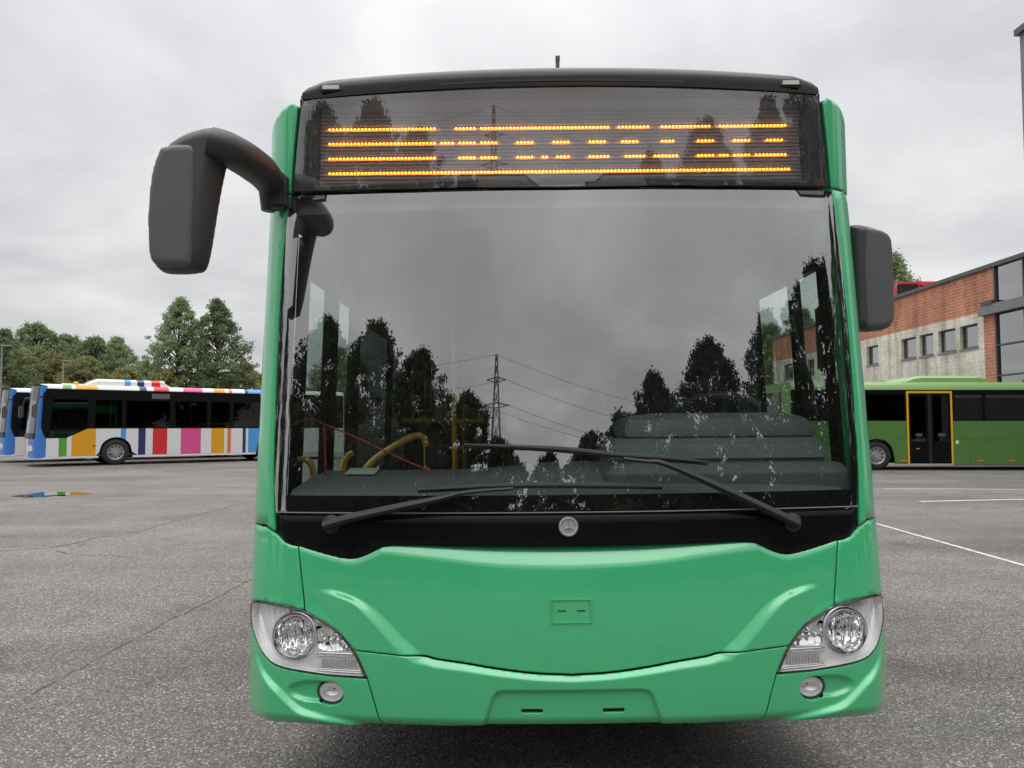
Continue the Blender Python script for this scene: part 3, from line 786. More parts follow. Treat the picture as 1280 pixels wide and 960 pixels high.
tpx('poplar', 272, 371, 75, 2.2, 'right of the two tall leafy trees joined above the striped bus', GL, 14.1)
tpx('round', 46, 404, 84, 1.0, 'highest dark tree of the far left tree line', GL, 11.4)
tpx('tall', 4, 410, 66, 3.0, 'dark tree cut by the left edge of the picture', GL, 12.9)
tpx('round', 84, 418, 86, 4.0, 'round tree behind the thin lamp post', GL, 11.4)
tpx('round', 118, 421, 82, 2.0, 'round tree above the front of the striped bus', GL, 11.4)
tpx('tall', 147, 420, 88, 5.0, 'right end tree of the far left tree line', GL, 12.9)
tpx('olive', 28, 436, 70, .3, 'olive tinted tree low in front of the left tree line', GL, 9.4)
tpx('olive', 108, 446, 70, 1.3, 'olive tinted tree low behind the roof pod of the striped bus', GL, 9.4)
tpx('olive', 70, 440, 72, 2.6, 'olive tinted tree low behind the blue fronted bus', GL, 9.4)
tpx('olive', 178, 452, 80, 3.3, 'low tree left of the two tall joined trees', GL, 9.4)
tpx('shrub', 160, 458, 76, 3.3, 'low pale bush between the tree line and the tall trees', GL, 6.4)
tpx('shrub', 308, 455, 78, .8, 'pale loose tree right of the tall pair beside the green bus', GL, 6.4)
tpx('shrub', 205, 462, 72, 1.8, 'low bush under the tall pair of trees', GL, 6.4)
tpx('shrub', 332, 466, 80, 2.8, 'low bush just left of the green bus corner', GL, 6.4)
GR = 'trees beyond the depot building'
tpx('tall', 1112, 316, 84, 1.1, 'dark tree rising behind the red bus on the roof', GR, 12.9)
tpx('tall', 1000, 385, 92, 2.1, 'dark tree seen through the driver window beyond the building end', GR, 12.9)
tpx('round', 962, 405, 88, .4, 'rounded tree seen through the windscreen left of the brick building', GR, 11.4)
tpx('tall', 1050, 372, 95, .9, 'tree mostly hidden behind the right mirror of the green bus', GR, 12.9)
tpx('round', 900, 440, 96, 2.4, 'tree behind the driver seat of the green bus', GR, 11.4)
GB = 'trees mirrored in the windscreen'
for i, (kind, x, y, hh, rz, lab) in enumerate([
    ('round', -17.0, -21, 10.2, .2, 'tall tree mirrored at the far left of the windscreen'),
    ('round', -12.3, -21, 9.6, 1.2, 'broad tree mirrored left of the yellow pole'),
    ('round', -8.6, -21, 8.2, 2.2, 'tree mirrored behind the yellow pole of the windscreen'),
    ('olive', -5.0, -21, 6.4, 3.2, 'low tree mirrored beside the lattice pylon'),
    ('shrub', -2.6, -22, 4.7, 4.2, 'low bush mirrored under the lattice pylon'),
    ('shrub', .6, -22, 4.2, 2.2, 'low bush mirrored above the star badge'),
    ('shrub', 3.6, -22, 5.0, 1.2, 'small tree mirrored right of the star badge'),
    ('shrub', 5.6, -21, 5.6, 3.7, 'bushy tree mirrored left of the instrument binnacle'),
    ('round', 8.2, -21, 7.3, 5.2, 'narrow tree mirrored in the right half of the windscreen'),
    ('round', 12.6, -21, 8.9, .9, 'big round tree mirrored above the instrument binnacle'),
    ('tall', 17.6, -20, 10.4, 1.9, 'tall tree mirrored at the right edge of the windscreen'),
    ('tall', -24.0, -14, 10.5, 2.9, 'tree mirrored in the curved left edge of the windscreen'),
    ('round', 21.8, -18, 12.4, 4.4, 'spreading tree mirrored over the driver window'),
    ('round', 26.5, -12, 14.5, 3.9, 'tree mirrored in the curved right edge of the windscreen'),
    ('tall', -26.0, -5, 12.0, 1.1, 'unseen tree added to darken the left edge of the windscreen'),  # added out of view so its reflection covers the pale left glass edge
    ('tall', 26.0, -5, 13.0, 2.0, 'dark tree mirrored along the right pillar of the windscreen'),
    ('round', 27.0, 2, 11.0, .6, 'dark round tree mirrored in the right corner of the glass')]):
    base_h = {'tall': 12.9, 'round': 11.4, 'olive': 9.4, 'shrub': 6.4}[kind]
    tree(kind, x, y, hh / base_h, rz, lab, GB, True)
for i, (x, y, k, sc) in enumerate([(-22, 98, 'round', 1.0), (-13, 104, 'tall', .9), (-5, 99, 'round', .85), (3, 106, 'tall', .85), (10, 100, 'round', .9), (17, 104, 'round', .95), (23, 98, 'tall', .8)]):
    tree(k, x, y, sc, i * 1.3, ['first', 'second', 'third', 'fourth', 'fifth', 'sixth', 'seventh'][i] + ' tree from the left in the far row behind the green bus', 'far row of trees behind the green bus')
# lattice pylon behind the photographer, seen only as a reflection
py = empty('power_pylon', (-14.5, -115, 0))
tag(py, 'steel lattice power pylon mirrored in the windscreen', 'pylon')
mb = MB(); PH = 31.5
def pw_(z): return 2.6 * (1 - z / PH) ** 1.15 + .28
lv = [PH * (1 - (1 - i / 11) ** 1.25) for i in range(12)]
for sx in (-1, 1):
    for sy in (-1, 1): mb.tube([(sx * pw_(z), sy * pw_(z), z) for z in lv], .16, 5)
for i in range(11):
    z0, z1 = lv[i], lv[i + 1]; a, b = pw_(z0), pw_(z1)
    for sx in (-1, 1):
        mb.tube([(sx * a, -a, z0), (sx * b, b, z1)], .09, 4).tube([(sx * a, a, z0), (sx * b, -b, z1)], .09, 4)
        mb.tube([(-a, sx * a, z0), (b, sx * b, z1)], .09, 4).tube([(a, sx * a, z0), (-b, sx * b, z1)], .09, 4)
mb.build('lattice_tower', M['pylon'], py)
for z, l in ((PH * .72, 4.2), (PH * .86, 3.2)):
    MB().tube([(-l, 0, z), (0, 0, z + .5), (l, 0, z)], .12, 5).tube([(-l, 0, z), (0, 0, z - .4), (l, 0, z)], .09, 5).build('cross_arm', M['pylon'], py)
def wire(p0, p1, sag):
    return MB().tube([Vector(p0).lerp(Vector(p1), i / 16) + Vector((0, 0, -4 * sag * (i / 16) * (1 - i / 16))) for i in range(17)], .035, 4)
for k, (z, l) in enumerate(((PH * .72, 4.2), (PH * .72, -4.2), (PH * .86, 3.2), (PH, 0))):
    wire((l, 0, z), (l + 130, -40, z + 2), 6).build('power_line', M['pylon'], py)
    wire((l, 0, z), (l - 130, 40, z + 2), 6).build('power_line', M['pylon'], py)
# lamp posts on the left
for px, top, Y, lab in ((79.5, 452, 62, 'thin grey lamp post behind the nearer striped bus'), (2.5, 433, 58, 'thin grey lamp post at the left picture edge')):
    p = at(px, top, Y); o = empty('lamp_post', (p.x, Y, 0))
    MB().tube([(0, 0, 0), (0, 0, p.z)], [.09, .05], 8).build('pole', M['lamp_steel'], o)
    MB().box((-.05, -.12, p.z + .002), (.75, .12, p.z + .12)).build('lamp_head', M['lamp_steel'], o, bevel=.02)
    tag(o, lab, 'lamp post', 'lamp posts of the yard')

# ================================================================== the green bus
ROLL = R(-0.6)
BUS = empty('city_bus', (0.228, 2.875, 0), (0, ROLL, 0))
tag(BUS, 'green city bus facing the camera with a lit amber destination sign', 'bus')
BINV = (Matrix.Translation((0.228, 2.875, 0)) @ Matrix.Rotation(ROLL, 4, 'Y')).inverted()
def L(px, py, Y): return BINV @ at(px, py, Y)
def mir(l): return [(-p[0], p[1]) for p in l][::-1]
def both(name, outline, mat, **kw):
    panel(name, outline, mat, BUS, **kw); panel(name, outline, mat, BUS, mirror=True, **kw)
HL_TOP = catmull([(.757, .569), (.796, .649), (.83, .694), (.863, .729), (.909, .759), (.967, .786), (1.014, .803), (1.10, .82), (1.20, .826), (1.30, .812), (1.345, .79)], 4)
HL_BOT = catmull([(1.35, .765), (1.335, .742), (1.295, .710), (1.235, .670), (1.18, .634), (1.132, .606), (1.077, .59), (.998, .58), (.895, .571)], 4)
HL = HL_TOP + HL_BOT
top_half = catmull(TOP_E, 5)
hl_up = [p for p in HL_TOP if p[0] < 1.010 and p[1] > .668][::-1]
smile_half = catmull(SMILE, 5)
flap_r = [(0.0, 1.056)] + top_half[1:] + [(1.010, .806)] + hl_up + smile_half[::-1]
panel('front_flap', flap_r[:-1] + [(0, .584)] + [(-p[0], p[1]) for p in flap_r[1:-1]][::-1], M['green'], BUS, F=F1, grid=.006, step=.006)
bum_r = smile_half[1:] + [p for p in HL_TOP if p[1] < .664][::-1] + [(.754, .56), (.725, .464), (.703, .386)]
slot = lambda a, b, z: [(a, z - .0045), (b, z - .0045), (b, z + .0045), (a, z + .0045)]
panel('bumper', [(0, .584)] + bum_r + [(.35, .392), (0, .395), (-.35, .392)] + mir(bum_r), M['green'], BUS, F=F1, grid=(.006, .005), step=.006, holes=[slot(.112, .186, .454), slot(-.186, -.112, .454)], thick=.012)
FOG = [(.902 + .054 * math.cos(t) , .507 + .042 * math.sin(t)) for t in np.linspace(0, 2 * PI, 28, endpoint=False)]
bc = [(.757, .567)] + HL_BOT[::-1] + [(1.46, .77), (1.62, .775), (1.62, .405), (1.40, .402), (1.29, .394), (1.21, .382), (1.13, .378), (.95, .381), (.703, .386), (.725, .464), (.754, .56)]
both('bumper_corner', bc, M['green'], F=F1, grid=.006, step=.006, holes=[FOG])
cp = [(1.048, 1.043), (1.012, .807)] + [p for p in HL_TOP if p[0] > 1.02] + [(1.46, .78), (1.62, .785), (1.62, 1.115), (1.34, 1.116), (1.20, 1.112), (1.148, 1.090), (1.125, 1.075), (1.105, 1.057), (1.075, 1.047)]
both('corner_panel', cp, M['green'], F=F1, grid=.015, step=.012)
PIL = [(1.150, 1.094), (1.17, 1.35), (1.179, 1.7), (1.179, 1.95), (1.170, 2.25), (1.149, 2.463)]
both('windscreen_pillar', catmull(PIL, 4) + [(1.56, 2.463), (1.56, 1.12), (1.34, 1.121), (1.20, 1.117)], M['green'], grid=(.015, .05))
cap = catmull([(1.149, 2.468), (1.135, 2.65), (1.117, 2.82)], 4) + [(1.14, 2.838), (1.20, 2.826), (1.26, 2.80), (1.32, 2.77), (1.44, 2.73), (1.56, 2.72), (1.56, 2.468)]
both('roof_corner', cap, M['green'], grid=.015)
band('front_backing', [(-1.56, .40), (1.56, .40), (1.56, 1.12), (-1.56, 1.12)], M['gap'], BUS, F=F1, off=-.085, grid=.04)
# black mask under the glass
mk = top_half[1:] + [(1.075, 1.047), (1.105, 1.057), (1.125, 1.075), (1.148, 1.092), (1.152, 1.163)]
panel('lower_mask', [(0, 1.045)] + [(p[0], p[1] - .012) for p in mk[:-6]] + mk[-6:] + [(.6, 1.168), (0, 1.169), (-.6, 1.168)] + mir([(p[0], p[1] - .012) for p in mk[:-6]] + mk[-6:]), M['mask'], BUS, F=F0, off=-.006, grid=.03, gap=.001)
# windscreen
GLS = [(1.150, 1.172), (1.17, 1.35), (1.178, 1.7), (1.178, 1.95), (1.169, 2.25), (1.150, 2.455)]
gl_r = catmull(GLS, 4)
glass_out = [(0, 1.175), (.6, 1.174)] + gl_r + [(.6, 2.440), (0, 2.434), (-.6, 2.440)] + mir(gl_r) + [(-.6, 1.174)]
panel('windscreen', glass_out, M['screen'], BUS, grid=.03, thick=.002, edge=0, gap=.002)
panel('glass_seam', [(-1.148, 1.1690), (-.6, 1.1695), (0, 1.1700), (.6, 1.1695), (1.148, 1.1690), (1.148, 1.1722), (.6, 1.1727), (0, 1.1732), (-.6, 1.1727), (-1.148, 1.1722)], pbr('pale_seal', (.30, .30, .32), .4), BUS, off=.001, gap=0, edge=0, thick=.006, grid=.05)
fr_in = [(1.128, 1.236), (1.143, 1.4), (1.152, 1.7), (1.152, 1.95), (1.143, 2.25), (1.126, 2.425)]
hole = [(0, 1.236)] + fr_in + [(.6, 2.412), (0, 2.406), (-.6, 2.412)] + mir(fr_in)
band('windscreen_border', glass_out, M['frit'], BUS, off=-.007, holes=[hole])
band('sun_shade', [(-1.12, 2.378), (0, 2.368), (1.12, 2.378), (1.12, 2.43), (0, 2.42), (-1.12, 2.43)], pbr('shade_grey', (.13, .125, .135), .7), BUS, off=-.02, grid=.05)
# ---- destination sign
sg_r = [(1.143, 2.470), (1.130, 2.65), (1.113, 2.81), (1.100, 2.838), (1.06, 2.842)]
sg = [(0, 2.444), (.6, 2.452)] + sg_r + [(.6, 2.838), (0, 2.838), (-.6, 2.838)] + mir(sg_r) + [(-.6, 2.452)]
DISP = [(-1.028, 2.490), (1.028, 2.490), (1.036, 2.50), (1.040, 2.80), (1.028, 2.815), (.6, 2.832), (0, 2.834), (-.6, 2.832), (-1.028, 2.815), (-1.040, 2.80), (-1.036, 2.50)]
sign = empty('destination_sign'); sign.parent = BUS
panel('sign_frame', sg, M['black_gloss'], sign, off=-.004, grid=.04, holes=[DISP], gap=.0005, thick=.05)
band('sign_glass', [(p[0] * .99, 2.64 + (p[1] - 2.64) * .985) for p in sg], M['signglass'], sign, off=.001)
YD = 0.262                                            # flat display board behind the curved glass
ybk = YD + .014
mesh('display_board', [(-1.08, ybk, 2.46), (1.08, ybk, 2.46), (1.08, ybk, 2.88), (-1.08, ybk, 2.88)], [(0, 1, 2, 3)], M['dispback'], sign)
MB().prism([(x, .235 if abs(x) > 1 else .10 + .11 * x * x) for x in np.linspace(-1.07, 1.07, 25)] + [(1.07, ybk), (-1.07, ybk)], 0, 2.86, 2.868, 'xy').prism([(x, .25 if abs(x) > 1 else .14 + .11 * x * x) for x in np.linspace(-1.07, 1.07, 25)] + [(1.07, ybk), (-1.07, ybk)], 0, 2.465, 2.472, 'xy').box((-1.075, .24, 2.474), (-1.071, ybk, 2.858)).box((1.071, .24, 2.474), (1.075, ybk, 2.858)).build('sign_box', M['interior_dark'], sign)
nf = 20
for i in range(nf):
    z = L(700, 159.3 - 2.28 - 4.56 * (4 - i), 2.875 + YD).z
    MB().box((-1.045, ybk - .007, z - .0010), (1.045, ybk - .001, z + .0010)).build('louver', M['louver'], sign)
ROWS = [(162, 156.5, [(413, 542), (572, 591), (604, 761), (772, 811), (826.6, 888), (899, 982)]),
        (180, 174.6, [(412, 542), (554, 565), (576.5, 591.6), (604, 619), (649, 665), (694, 711), (739, 756), (776, 797.5), (826.6, 843), (871.7, 889.5), (917, 936), (959.6, 977)]),
        (198.6, 193, [(412, 542), (576.5, 591.6), (604, 619), (649, 665), (676.6, 683), (694.5, 711), (739, 761), (780.5, 807), (817.7, 843.8), (871.7, 889.5), (899, 908), (917, 936), (946, 982.5)]),
        (217, 211, [(412, 987)])]
lv_, lf_ = [], []
YL = 2.875 + ybk - .011
for (yl, yr, segs) in ROWS:
    for a, b in segs:
        k0, k1 = round((a - 412) / 4.52), round((b - 412) / 4.52)
        for k in range(k0, k1 + 1):
            px = 412 + k * 4.52
            c = L(px, yl + (yr - yl) * (px - 412) / 575, YL); o = len(lv_)
            r_ = .0038
            for rr, dd in ((r_ * .5, .003), (r_, .0005), (r_ * .6, -.0025)):
                for j in range(6): lv_.append((c.x + rr * math.cos(j * PI / 3), c.y + dd, c.z + rr * math.sin(j * PI / 3)))
            lf_.append(tuple(o + 5 - j for j in range(6)))
            for ring in (0, 6):
                for j in range(6): lf_.append((o + ring + j, o + ring + (j + 1) % 6, o + ring + 6 + (j + 1) % 6, o + ring + 6 + j))
            lf_.append(tuple(o + 12 + j for j in range(6)))
tag(mesh('led_dots', lv_, lf_, M['led'], sign), 'rows of lit amber light dots', kind='stuff')
# black cowl rolling back over the sign
def cowl():
    ss = np.linspace(-1.10, 1.10, 89); prof = [(-.002, 2.843, 0), (.0, 2.87, 0), (.004, 2.895, .15), (.014, 2.915, .5), (.035, 2.930, .9), (.08, 2.942, 1.0), (.25, 2.955, 1.), (.8, 2.95, 1.)]
    V = []
    for s in ss:
        k = abs(s) / 1.10
        drop = .028 * sm(np.array((k - .90) / .10)) + .004 * k * k + .06 * np.clip((k - .975) / .025, 0, 1) ** 2 * .3
        for dy_, z, m_ in prof:
            base = F0(np.array([s]), np.array([min(z, 2.90)]))[0]
            V.append((base[0], base[1] + dy_, z - float(drop) * (z - 2.843) / .1))
    n = len(prof); Fc = [(i * n + j, (i + 1) * n + j, (i + 1) * n + j + 1, i * n + j + 1) for i in range(len(ss) - 1) for j in range(n - 1)]
    o = mesh('sign_cowl', V, Fc, M['black_gloss'], BUS, True)
cowl()
for sgn in (-1, 1):
    p, n_ = surf_pt(sgn * .965, 2.876, .006)
    lamp = MB().box((p.x - .048, p.y - .006, p.z - .014), (p.x + .048, p.y + .03, p.z + .014)).build('marker_lamp', M['plastic'], BUS, bevel=.005)
    MB().box((p.x - .034, p.y - .011, p.z - .009), (p.x + .034, p.y - .0065, p.z + .009)).build('lens', pbr('marker_lens', (.6, .6, .55), .25), lamp, bevel=.002)
p = L(697, 84, 3.3)
MB().tube([(p.x, p.y, 2.9), (p.x, p.y, p.z + .03)], .009, 8).box((p.x - .009, p.y - .009, p.z + .028), (p.x + .010, p.y + .009, p.z + .048)).build('roof_antenna', M['plastic_face'], BUS)

# ---- headlights
def headlight(sg_):
    h = empty('headlight'); h.parent = BUS
    mr_ = sg_ < 0
    SIDE = catmull([(.968, .752), (.925, .744), (.885, .722), (.852, .690), (.832, .662), (.880, .658), (.955, .660), (.962, .690), (.960, .722), (.968, .752)], 4)[:-1]
    circ = lambda a, z, r: [(a + r * math.cos(t), z + r * math.sin(t)) for t in np.linspace(0, 2 * PI, 36, endpoint=False)]
    panel('bezel', HL, M['bezel'], h, F=F1, off=-.030, gap=.001, thick=.01, grid=.015, edge=0, mirror=mr_, holes=[circ(1.050, .712, .073), SIDE])
    def wallrim():
        q = resample(HL, .015)
        if mr_: q = q * np.array([-1, 1])
        if area2(q) < 0: q = q[::-1]
        q, _ = shrink(q, .003)
        pt = F1(q[:, 0], q[:, 1]); _, _, n = frame_of(F1, q[:, 0], q[:, 1])
        k = len(q); q2, _ = shrink(q, .0035)
        pt2 = F1(q2[:, 0], q2[:, 1])
        V = np.concatenate([pt - n * .003, pt2 + n * .001, pt2 - n * .05]); f = []
        for i in range(k):
            j = (i + 1) % k
            f += [(i, j, k + j, k + i)]
        mesh('seal', V[:2 * k], f, M['rubber'], h)
        mesh('lamp_wall', V[k:] - np.concatenate([n, 0 * n]) * .003, [(i, (i + 1) % k, k + (i + 1) % k, k + i) for i in range(k)], M['satin'], h, True)
    wallrim()
    def bowl(s, z, rs, dep, name):
        p, n = surf_pt(sg_ * s, z, -.022, F1)
        n2 = (n + Vector((0, -1.2, 0))).normalized()
        prof = [(1.0, 0), (.97, .003), (.93, -.004), (.90, -dep * .35), (.74, -dep * .75), (.5, -dep * 1.0), (.30, -dep * 1.12), (.05, -dep * 1.15)]
        b = MB().lathe([(r * rs, hh) for r, hh in prof], p, n2, 40).build(name, M['reflector'], h, smooth=True, angle=80)
        for k, (r0, hh) in enumerate(((1.02, .006), (1.16, .000))):
            MB().lathe([(rs * r0, -.02), (rs * r0 * 1.05, hh), (rs * r0 * 1.03, hh + .007), (rs * r0 * .985, hh + .006), (rs * r0 * .97, hh - .02)], p - n2 * (.004 * k), n2, 40).build('ring', M['chrome'], h, smooth=True)
        MB().lathe([(.004, .0), (.016, -.003), (.021, -.012), (.021, -dep * 1.1)], p - n2 * .008, n2, 20).build('bulb_shield', M['chrome'], b, smooth=True)
        for k in range(3):                                # vertical optic flutes
            u = n2.cross(Vector((0, 0, 1))).normalized()
            c = p - n2 * (dep * .55) + u * (rs * (-.48 + .48 * k))
            MB().tube([c + Vector((0, 0, -rs * .62)), c - n2 * .004, c + Vector((0, 0, rs * .62))], [.003, .006, .003], 6).build('flute', M['chrome'], b, smooth=True)
    bowl(1.050, .712, .075, .044, 'main_reflector')
    panel('turn_reflector', SIDE, M['reflector'], h, F=lambda a, z: F1(a, z) + np.stack([0 * a, .012 + .022 * np.clip(1 - ((np.abs(a) - .905) / .07) ** 2 - ((z - .70) / .05) ** 2, 0, 1), 0 * a], -1), off=-.030, gap=-.001, thick=.002, grid=.008, edge=0, mirror=mr_)
    for k in range(3):
        p, n = surf_pt(sg_ * (.885 + .027 * k), .695, -.048, F1)
        MB().lathe([(.001, .016), (.009, .012), (.012, 0), (.012, -.01)], p, (n + Vector((0, -1, 0))).normalized(), 14).build('bulb', M['chrome'], h, smooth=True)
    # day-running strip: dark tray with ribs
    for k in range(11):
        p, n = surf_pt(sg_ * (.815 + .0125 * k), .612, -.027, F1)
        MB().box((p.x - .002, p.y - .006, p.z - .016), (p.x + .002, p.y + .006, p.z + .016)).build('rib', M['chrome'], h)
    panel('lamp_tray', [(.800, .592), (.945, .596), (.955, .632), (.815, .634)], pbr('tray_grey', (.16, .16, .16), .3, metal=.6), h, F=F1, off=-.031, gap=0, thick=.003, grid=.03, mirror=mr_)
    panel('tray_brow', [(.818, .640), (.962, .640), (.966, .652), (.826, .652)], M['chrome'], h, F=F1, off=-.020, gap=0, thick=.014, grid=.03, mirror=mr_)
    panel('tray_sill', [(.785, .578), (.965, .584), (.958, .593), (.792, .590)], M['chrome'], h, F=F1, off=-.020, gap=0, thick=.014, grid=.03, mirror=mr_)
    panel('lens', HL, M['lens'], h, F=F1, off=-.002, gap=.007, thick=.002, grid=.02, edge=0, mirror=mr_)
    # fog lamp
    fg = empty('fog_lamp'); fg.parent = BUS
    p, n = surf_pt(sg_ * .902, .507, -.006, F1)
    n2 = (n + Vector((0, -.7, .0))).normalized()
    MB().lathe([(.055, -.05), (.055, .004), (.050, .008), (.047, .0)], p, n2, 28, 1, .78).build('bezel', M['plastic'], fg, smooth=True)
    MB().lathe([(.047, 0), (.04, -.015), (.02, -.03), (.004, -.032)], p, n2, 28, 1, .78).build('reflector', M['bezel'], fg, smooth=True)
    MB().lathe([(.047, .003), (.03, .012), (.001, .016)], p, n2, 28, 1, .78).build('lens', M['lens'], fg, smooth=True)
headlight(1); headlight(-1)
# ---- badge plate on the flap and round emblem
def plate_frame():
    mb = MB()
    for (a, b, c, d) in ((-.075, .075, .852, .856), (-.075, .075, .769, .773), (-.075, -.071, .773, .852), (.071, .075, .773, .852)):
        q = [surf_pt(x, z, .0, F1)[0] for x, z in ((a, c), (b, c), (b, d), (a, d))]
        y = min(v.y for v in q)
        mb.box((a, y - .004, c), (b, y + .01, d))
    mb.build('badge_frame', M['green'], BUS)
    for a in (-.035, .035):
        p, _ = surf_pt(a, .8135, 0, F1)
        MB().box((a - .015, p.y - .0015, .8115), (a + .015, p.y + .004, .8155)).build('badge_slot', M['gap'], BUS)
plate_frame()
p, n_ = surf_pt(-.004, 1.118, -.006)
em = empty('round_emblem'); em.parent = BUS
MB().lathe([(.037, 0), (.037, .006), (.034, .010), (.030, .010), (.0275, .005), (.0265, .003), (.001, .0035)], p, n_, 40).build('disc', pbr('emblem_silver', (.50, .50, .50), .35, metal=.5), em, smooth=True, angle=30)
for k in range(3):
    th = PI / 2 + k * 2 * PI / 3
    u = Vector((math.cos(th), 0, math.sin(th))); v = Vector((-math.sin(th), 0, math.cos(th)))
    c = p + n_ * .0035
    MB().add([c + u * .027, c + v * .0048 - u * .002, c - v * .0048 - u * .002, c + n_ * .013], [(0, 1, 3), (0, 3, 2), (1, 2, 3)]).build('star_arm', M['chrome'], em)

# ---- mirrors
ml = empty('wing_mirror'); ml.parent = BUS
tag(ml, 'long curved mirror arm with hanging dark housing')
YM = 2.72
def lp(px, py, Y=YM): q = L(px, py, Y); return (q.x, q.z)
head = [lp(*q) for q in catmull([(200, 184), (190, 212), (184.5, 250), (183.4, 285), (185, 318), (189, 331), (200, 338), (222, 339), (242, 337), (250, 329), (256, 305), (264, 255), (270, 222), (276, 196), (281, 176), (283, 168), (276, 160), (262, 154.5), (245, 157), (225, 164), (209, 174)], 3)]
yl_ = L(230, 250, YM).y
v_, f_ = pillow(head, yl_ + .06, .075, .055, .006, back=.05)
mesh('housing', v_, f_, M['plastic'], ml, True)
face = [lp(*q) for q in catmull([(202, 185), (192, 212), (187, 250), (185.8, 285), (187.5, 316), (192, 328), (203, 334), (222, 334.5), (237, 333), (241, 326), (243, 300), (246, 240), (247, 200), (245, 186), (238, 181), (220, 181)], 3)]
v2, f2 = pillow(face, yl_ - .001, .022, .028, .006, back=.0)
mesh('cover', v2, f2, M['plastic_face'], ml, True)
mesh('mirror_glass', [(x, yl_ + .112, z) for x, z in [lp(195, 325), lp(240, 325), lp(255, 215), lp(200, 205)]], [(0, 1, 2, 3)], M['chrome'], ml)
arm_pts = [(L(262, 177, 2.72), .060), (L(280, 184, 2.74), .068), (L(300, 195, 2.82), .072), (L(319, 208, 2.93), .072), (L(332, 221, 3.05), .066), (L(338, 236, 3.12), .050), (L(337, 250, 3.14), .038), (L(335, 264, 3.14), .026)]
cp_ = catmull([tuple(a[0]) for a in arm_pts], 5); cr_ = list(np.interp(np.linspace(0, len(arm_pts) - 1, len(cp_)), range(len(arm_pts)), [a[1] * 1.1 for a in arm_pts]))
MB().tube(cp_, cr_, 18, flat=.8, up=(0, 1, 0)).build('arm', M['plastic'], ml, smooth=True, angle=60)
q0, q1 = L(343, 220, 3.1), L(343, 262, 3.12)
MB().box((q1.x - .02, q1.y - .04, q1.z), (q0.x + .05, q0.y + .06, q0.z + .01)).build('mount', M['plastic'], ml, bevel=.012)
mr_e = empty('wing_mirror'); mr_e.parent = BUS
tag(mr_e, 'short boxy mirror beside the driver window')
YR = 3.34
headr = [lp(*q, YR) for q in catmull([(1062, 282), (1070, 278), (1085, 280), (1102, 285), (1112, 291), (1116, 302), (1118, 330), (1119.5, 370), (1119.5, 398), (1116, 408), (1104, 412), (1085, 413.5), (1072, 411), (1066, 404)], 3)]
yr_ = L(1095, 340, YR).y
v_, f_ = pillow(headr, yr_ + .05, .065, .042, .006, back=.04)
mesh('housing', v_, f_, M['plastic'], mr_e, True)
facer = [lp(*q, YR) for q in catmull([(1079, 284), (1100, 288), (1110, 294), (1114, 304), (1116, 330), (1117, 370), (1117, 396), (1113, 405), (1102, 409), (1083, 410), (1080, 400), (1077, 340)], 3)]
v2, f2 = pillow(facer, yr_ - .002, .016, .02, .006, back=.0)
mesh('cover', v2, f2, M['plastic_face'], mr_e, True)
qq = L(1066, 330, YR)
MB().tube([(qq.x + .03, qq.y + .06, qq.z + .1), (qq.x - .06, qq.y + .02, qq.z + .12), (1.22, qq.y + .02, qq.z + .12)], .025, 10).build('arm', M['plastic'], mr_e, smooth=True)

# ---- wipers
def wiper(pivot, arm, blade, name='wiper'):
    wp = empty(name); wp.parent = BUS
    p, n = surf_pt(*pivot, -.006)
    MB().lathe([(.036, 0), (.036, .008), (.026, .014), (.026, .026), (.016, .032), (.012, .034), (.001, .034)], p, n, 24).build('pivot', M['rubber'], wp, smooth=True)
    pts = [surf_pt(a[0], a[1], .03 if i else .026)[0] for i, a in enumerate(arm)]
    k = len(pts)
    MB().tube([tuple(q) for q in catmull([tuple(x) for x in pts], 4)], list(np.interp(np.linspace(0, k - 1, (k - 1) * 4 + 1), range(k), [.027, .026, .022, .016, .012, .010][:k])), 8, flat=.7, up=(0, 1, 0)).build('arm', M['rubber'], wp, smooth=True, angle=50)
    bp_ = catmull([tuple(surf_pt(b[0], b[1], .018)[0]) for b in blade], 6)
    MB().tube(bp_, [.004 + .007 * min(1, 4 * min(i, len(bp_) - 1 - i) / len(bp_)) for i in range(len(bp_))], 8).build('blade', M['rubber'], wp, smooth=True)
    bl2 = catmull([tuple(surf_pt(b[0], b[1] - .008, .008)[0]) for b in blade], 6)
    MB().tube(bl2, .004, 6).build('blade_lip', M['gap'], wp)
wiper((-.915, 1.127), [(-.93, 1.124), (-.84, 1.150), (-.63, 1.196), (-.486, 1.226), (-.379, 1.250), (-.209, 1.262)], [(-.573, 1.258), (-.194, 1.273), (.183, 1.268), (.354, 1.262)])
wiper((.864, 1.117), [(.864, 1.115), (.796, 1.147), (.59, 1.246), (.368, 1.345), (.29, 1.358), (.205, 1.369)], [(-.395, 1.428), (-.055, 1.409), (.187, 1.382), (.347, 1.37), (.532, 1.351)])

